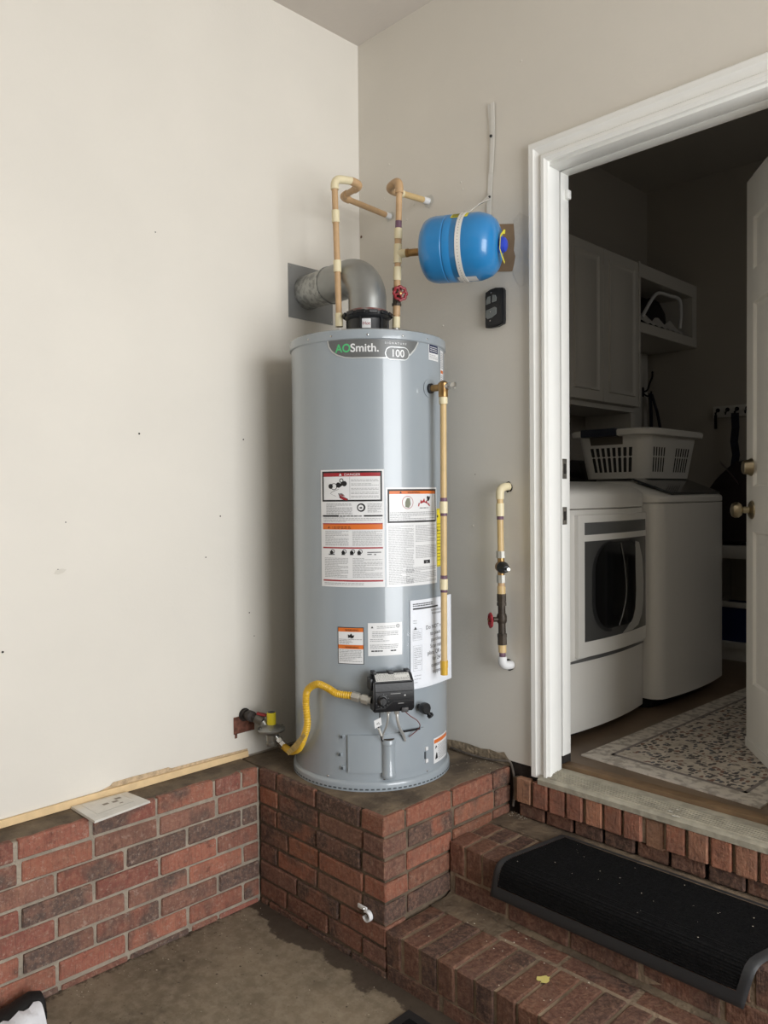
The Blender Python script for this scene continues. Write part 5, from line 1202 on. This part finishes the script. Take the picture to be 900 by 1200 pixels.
for i in range(20):
    y = .235 + .64 * i / 20; z0 = .797 + .02 * abs(i - 14) / 14 * 0; 
    vs = [bm.verts.new(f(*p)) for p in ((y, .795), (y + .032, .795), (y + .032, .801 + .012 * math.sin(PI * min(1, (i + 1) / 20))), (y, .801 + .012 * math.sin(PI * i / 20)))]; bm.faces.new(vs)
obj('toe_seam', bm, m_appd, dy, 'grey scooped seam above the toe panel')
bm = new(); box(bm, .08, .19, D0 + .03, D1 - .03, 1.478, 1.60, .012); obj('console', bm, mat('console_navy', (20, 24, 34), .25, coat=.4), dy, 'dark control console')
wa = thing('washer', 'white top loading washer with dark glass lid, farther from the doorway', 'washer', (.48, 1.24, LF))
bm = new(); pl = plan(W0, W1, .852, .030, .05); loft(bm, [ringz(pl, .55), ringz(pl, 1.381)]); obj('cabinet', bm, m_app, wa)
bm = new(); pb = plan(W0 + .02, W1 - .02, .79, .02, .04); loft(bm, [ringz(pb, LF + .001), ringz(pb, .551)]); obj('shaded_base', bm, m_base, wa)
bm = new(); loft(bm, [ringz(plan(W0, W1, .852, .030, .05, i), z) for i, z in ((.004, 1.3835), (0, 1.387), (0, 1.404), (.004, 1.412), (.018, 1.420), (.10, 1.447), (.18, 1.472), (.22, 1.478), (.30, 1.479))]); obj('top_cover', bm, m_app, wa)
q = [(.862, 1.000, 1.4185), (.872, 1.24, 1.4185), (.856, 1.520, 1.4185), (.692, 1.530, 1.4815), (.690, 1.24, 1.4815), (.692, .985, 1.4815)]
bm = new(); a = [bm.verts.new(p) for p in q]; b = [bm.verts.new((x, y, z + .010)) for x, y, z in q]
bm.faces.new(a[::-1]); bm.faces.new(b)
for i in range(6): bm.faces.new((a[i], a[(i + 1) % 6], b[(i + 1) % 6], b[i]))
obj('glass_lid', bm, mat('lid_glass', (44, 48, 52), .25, coat=.5), wa, 'dark tinted glass lid')
bm = new(); box(bm, .08, .19, W0 + .03, W1 - .03, 1.479, 1.60, .012); obj('console', bm, MATS['console_navy'], wa, 'dark control console')

# laundry basket
m_bask = mat('basket_white', (216, 214, 208), .45)
lb = thing('laundry_basket', 'white slotted plastic laundry basket with navy grips on the washer', 'basket', (.56, 1.30, 1.492))
BXC, BYC, BZ0, BZ1 = .550, 1.312, 1.492, 1.704
def bring(k, z, n=16, r=.06):
    hx = .155 + (.183 - .155) * k; hy = .240 + (.275 - .240) * k; out = []
    for (sx, sy, a0) in ((1, 1, 0), (-1, 1, 90), (-1, -1, 180), (1, -1, 270)):
        for i in range(6): a = math.radians(a0 + 90 * i / 5); out.append(Vector((BXC + sx * (hx - r) + r * math.cos(a), BYC + sy * (hy - r) + r * math.sin(a), z)))
    return out
def bwall(face, u, z, off):                # face -y or +x of the basket wall, u = -1..1 across
    k = (z - BZ0) / (BZ1 - BZ0); hx = .155 + .028 * k; hy = .240 + .035 * k
    return Vector((BXC + u * (hx - .06), BYC - hy - off, z)) if face == 'y' else Vector((BXC + hx + off, BYC + u * (hy - .06), z))
bm = new(); loft(bm, [bring(0, BZ0), bring(0.04, BZ0 + .006), bring(1, BZ1), bring(.96, BZ1), bring(.02, BZ0 + .012)], cap=True); obj('basket_wall', bm, m_bask, lb)
bm = new(); loft(bm, [bring(1.0, BZ1 - .020, r=.07), bring(1.9, BZ1 - .016, r=.08), bring(2.0, BZ1 + .004, r=.08), bring(1.8, BZ1 + .012, r=.08), bring(1.0, BZ1 + .010, r=.07), bring(.95, BZ1 - .002, r=.06)], cap=False); obj('basket_rim', bm, m_bask, lb)
m_slot = mat('slot_dark', (40, 40, 40), .9)
for face, cols_ in (('y', [-.92 + .245 * i for i in range(8)]), ('x', [-.96 + .125 * i for i in range(5)] + [-.22 + .125 * i for i in range(0)] + [.15 + .125 * i for i in range(6)])):
    wsl = .088 if face == 'y' else .036
    for i, u in enumerate(cols_):
        for z0, z1, tip in ((1.596, 1.634, -1), (1.522, 1.586, 1)):
            bm = new(); um_ = u + wsl; k = 3
            pts = [(u, z0), (u + 2 * wsl, z0), (u + 2 * wsl, z1), (u + wsl, z1 + .004), (u, z1)] if tip > 0 else [(u, z0), (u + wsl, z0 - .004), (u + 2 * wsl, z0), (u + 2 * wsl, z1), (u, z1)]
            pts = [(um_ + (p - um_) * .82, z) for p, z in pts]
            bm.faces.new([bm.verts.new(bwall(face, p, z, .0012)) for p, z in pts]); obj('slot', bm, m_slot, lb)
bm = new(); bm.faces.new([bm.verts.new(bwall('y', u, z, .0014)) for u, z in ((-.85, 1.648), (.55, 1.648), (.55, 1.684), (-.85, 1.684))]); obj('hand_hole', bm, mat('hand_hole', (92, 86, 78), .9), lb)
bm = new(); box(bm, BXC - .125, BXC + .055, BYC - .318, BYC - .262, BZ1 - .020, BZ1 + .0165, .006); obj('rim_grip', bm, mat('grip_navy', (24, 30, 46), .5), lb, 'dark navy grip on the rim')

# wall cupboards and open shelf
XC = .30; CZ0, CZ1 = 1.893, 2.672
m_cab = mat('cupboard_white', (205, 202, 195), .45)
def cab_door(y0, y1, parent):
    bm = new(); box(bm, XC, XC + .020, y0 + .0015, y1 - .0015, CZ0, CZ1, .002, 1); d = obj('cupboard_door', bm, m_cab, parent)
    bm = new(); i = .055
    R = lambda k, x: [Vector(p) for p in ((x, y0 + i + k, CZ0 + i + k), (x, y1 - i - k, CZ0 + i + k), (x, y1 - i - k, CZ1 - i - k), (x, y0 + i + k, CZ1 - i - k))]
    loft(bm, [R(-.006, XC + .0195), R(-.002, XC + .029), R(.009, XC + .0205), R(.018, XC + .0205), R(.036, XC + .031)], cap=True); finish(bm, 12); obj('raised_panel', bm, m_cab, d)
cb = thing('wall_cupboard', 'white raised panel wall cupboard over the dryer and washer', 'cupboard', (.15, 1.1, CZ0))
bm = new(); box(bm, .001, XC, .45, 1.770, CZ0 - .004, CZ1 + .01, .002, 1); box(bm, .001, XC - .01, .46, 1.765, CZ0 - .030, CZ0 - .004); obj('carcass', bm, m_cab, cb)
y = 1.765
for w_ in (.370, .335, .335, .27): cab_door(y - w_, y, cb); y -= w_
bm = new(); box(bm, .001, XC + .022, 1.766, 1.786, CZ0, CZ1 + .01, .002, 1); obj('end_stile', bm, m_cab, cb)
su = thing('shelf_unit', 'white open cubby shelf between the cupboard and the laundry corner', 'shelf', (.15, 2.14, 2.30))
bm = new(); box(bm, .001, XC + .020, 1.787, 2.498, 2.302, 2.358, .002, 1); obj('shelf_board', bm, m_cab, su)
bm = new(); box(bm, .001, XC + .020, 1.787, 2.498, 2.600, 2.675, .002, 1); obj('top_rail', bm, m_cab, su)
bm = new(); box(bm, .001, XC + .018, 2.440, 2.498, 2.358, 2.600); obj('side_stile', bm, m_cab, su)
bm = new(); box(bm, .001, .285, 1.745, 1.785, LF + .001, CZ0 - .032, .002, 1); o = obj('end_panel', bm, m_cab); tag(o, 'white full height end panel below the cupboard corner', 'panel')
bm = new(); box(bm, .002, .022, 1.80, 2.46, 1.14, 2.300, .002, 1); box(bm, .022, .026, 1.90, 2.38, 1.2, 2.24); o = obj('back_board', bm, m_lt); tag(o, 'pale panelled back board under the cubby shelf', 'panel')
# bag in the cubby
bg_ = thing('tote_bag', 'black tote bag with white edging stuffed in the cubby shelf', 'bag', (.2, 2.12, 2.36))
bm = new(); R_b = lambda s, z, dx=0: [Vector((.17 + dx + .10 * s * math.cos(a), 2.11 + .21 * s * math.sin(a), z + .012 * math.sin(3 * a))) for a in [2 * PI * i / 18 for i in range(18)]]
loft(bm, [R_b(.85, 2.362), R_b(1.0, 2.40), R_b(.95, 2.47), R_b(.72, 2.53), R_b(.4, 2.560)]); obj('bag_body', bm, mat('bag_black', (16, 16, 18), .7, bump=.4, bscale=18), bg_)
bm = new(); tube(bm, smooth_path([(.285, 1.87, 2.40), (.29, 1.96, 2.50), (.285, 2.06, 2.565), (.285, 2.20, 2.575), (.295, 2.31, 2.57), (.30, 2.325, 2.50), (.295, 2.32, 2.40)], 6), .010, 8); obj('bag_trim', bm, m_white, bg_, 'white edging')
bm = new(); n = 12
sheet(bm, lambda s, t: Vector((.27 + t * .05, s, 2.362 + (1 - t) * (.055 + .018 * math.sin(s * 40)) + .004 * math.sin(s * 90))), 1.83, 2.33, 0, 1, 40, 5); obj('bag_fold', bm, mat('crumpled_fabric', (196, 194, 190), .8, bump=.4, bscale=40), bg_, 'crumpled pale cloth')
# hooks
m_hook = mat('hook_black', (20, 20, 22), .4, .5)
def coat_hook(o_, d, name, lab, s=1.0):
    o_, d = Vector(o_), Vector(d); h = thing(name, lab, 'hook', o_)
    bm = new(); u = Vector((0, 0, 1)); t = u.cross(d); box(bm, -.012 * s, .012 * s, 0, .004, -.03 * s, .03 * s, .002, 1, mtx=Matrix((t, d, u)).transposed().to_4x4() if False else Matrix.Translation(o_) @ Matrix((t, d, u)).transposed().to_4x4()); obj('hook_plate', bm, m_hook, h)
    bm = new(); tube(bm, smooth_path([o_ + d * .004, o_ + d * .03 * s + u * .01 * s, o_ + d * .045 * s + u * .05 * s, o_ + d * .062 * s + u * .085 * s, o_ + d * .064 * s + u * .11 * s], 5), .006 * s, 8); lathe(bm, [(.0, -.008 * s), (.009 * s, 0), (0, .009 * s)], o_ + d * .064 * s + u * .115 * s, (0, 0, 1), 10); obj('hook_arm', bm, m_hook, h)
    bm = new(); tube(bm, smooth_path([o_ + d * .004 - u * .01 * s, o_ + d * .03 * s - u * .028 * s, o_ + d * .05 * s - u * .022 * s, o_ + d * .058 * s + u * .0 * s], 5), .0055 * s, 8); obj('hook_arm', bm, m_hook, h)
    return h
coat_hook((.0265, 2.385, 2.055), (1, 0, 0), 'coat_hook', 'black double coat hook on the panelled back board')
m_navy = mat('navy_webbing', (20, 25, 40), .8, var=.3, vscale=60)
o = ribbon('strap', [(.080, 2.380, 2.040), (.090, 2.370, 1.95), (.095, 2.365, 1.82), (.100, 2.36, 1.60)], (0, .018, 0), .004, m_navy, None)
ob2 = ribbon('strap_end', [(.082, 2.395, 2.040), (.10, 2.43, 1.93), (.115, 2.455, 1.80), (.12, 2.465, 1.62)], (0, .016, 0), .004, m_navy, o); tag(o, 'dark navy webbing strap hanging from the black coat hook', 'strap')
hr_ = thing('hook_rail', 'white hook rail on the laundry back wall with small dark hooks', 'hook rail', (.62, 2.49, 1.9))
bm = new(); box(bm, .425, .86, 2.482, 2.4985, 1.868, 1.936, .003); obj('rail_board', bm, m_lt, hr_)
for x in (.455, .512, .566, .625, .69, .76, .83):
    bm = new(); cyl(bm, (x, 2.482, 1.912), (x, 2.476, 1.912), .012, n=12); tube(bm, smooth_path([(x, 2.478, 1.912), (x, 2.458, 1.900), (x, 2.448, 1.882), (x, 2.440, 1.896)], 4), .004, 8); obj('rail_hook', bm, m_hook, hr_)
o = ribbon('leash', [(.566, 2.447, 1.886), (.572, 2.440, 1.80), (.562, 2.445, 1.72), (.575, 2.44, 1.64), (.560, 2.44, 1.55), (.566, 2.44, 1.46)], (.020, .004, 0), .012, m_navy, None); tag(o, 'dark patterned leash hanging from the white hook rail', 'leash')
o = ribbon('key_tag', [(.455, 2.446, 1.882), (.456, 2.444, 1.80)], (.008, 0, 0), .004, m_hook, None); tag(o, 'small dark key tag on the first rail hook', 'key')
# bench with its load
bn = thing('bench', 'white mudroom bench with open cubbies along the laundry back wall', 'bench', (.9, 2.3, LF))
bm = new(); box(bm, .03, 1.95, 2.12, 2.498, 1.062, 1.130, .004); obj('bench_top', bm, m_lt, bn)
for x in (.03, .50, .98, 1.46, 1.92): bm = new(); box(bm, x, x + .025, 2.14, 2.497, .60, 1.062); obj('divider', bm, m_lt, bn)
bm = new(); box(bm, .03, 1.95, 2.13, 2.498, .570, .600); obj('bottom_shelf', bm, m_lt, bn)
bm = new(); box(bm, .03, 1.95, 2.14, 2.16, LF + .001, .570); obj('toe_board', bm, m_lt, bn)
bb = thing('storage_bin', 'blue storage bin with pale rim inside the bench cubby', 'bin', (.64, 2.24, .601))
def tbox(x0, x1, y0, y1, z0, z1, tp_): 
    bm = new(); R = lambda k, z: [Vector((x0 - k, y0 - k, z)), Vector((x1 + k, y0 - k, z)), Vector((x1 + k, y1 + k, z)), Vector((x0 - k, y1 + k, z))]; loft(bm, [R(0, z0), R(tp_, z1), R(tp_ - .006, z1), R(-.006, z0 + .006)]); return bm
obj('bin_body', tbox(.56, .74, 2.17, 2.38, .601, .80, .015), mat('bin_blue', (22, 40, 92), .45), bb)
bm = new(); box(bm, .543, .757, 2.150, 2.165, .79, .82, .003); box(bm, .742, .757, 2.15, 2.395, .79, .82, .003); box(bm, .543, .558, 2.15, 2.395, .79, .82, .003); tube(bm, [(.745, 2.16, .80), (.77, 2.15, .87), (.77, 2.28, .89)], .008, 8); obj('bin_rim', bm, m_lt, bb)
pb_ = thing('coat_pile', 'dark maroon coat heaped on the bench beside the washer', 'coat', (.55, 2.3, 1.131))
bm = new(); rr = random.Random(5)
def pile(s, z, cx): return [Vector((cx + .06 + .20 * s * math.cos(a) * (1 + .08 * math.sin(3 * a + z * 9)), 2.31 + .16 * s * math.sin(a), z + .015 * math.sin(2 * a + s * 5))) for a in [2 * PI * i / 22 for i in range(22)]]
loft(bm, [pile(.95, 1.133 + .014, .55), pile(1.05, 1.20, .55), pile(1.02, 1.33, .55), pile(.86, 1.43, .56), pile(.62, 1.50, .57), pile(.30, 1.555, .585), pile(.08, 1.59, .59)]); obj('coat_heap', bm, mat('coat_maroon', (34, 24, 25), .9, bump=.5, bscale=14), pb_)
bm = new(); sheet(bm, lambda s, t: Vector((.59 + s * .11, 2.17 - .03 * s + t * .02, 1.605 - s * .12 - t * .02 + .0 * s)), 0, 1, 0, 1, 6, 2); obj('coat_lining', bm, mat('coat_lining', (150, 138, 142), .8), pb_, 'pale lining edge')
bm = new(); loft(bm, [[Vector((.31 + .05 * s * math.cos(a), 2.27 + .05 * s * math.sin(a), z)) for a in [2 * PI * i / 14 for i in range(14)]] for s, z in ((1, 1.133), (1.1, 1.25), (1.0, 1.40), (.6, 1.50), (.2, 1.545))]); o = obj('red_cloth', bm, mat('red_cloth', (78, 18, 28), .9, bump=.5, bscale=20)); tag(o, 'dark red cloth bundle on the bench behind the basket', 'cloth')
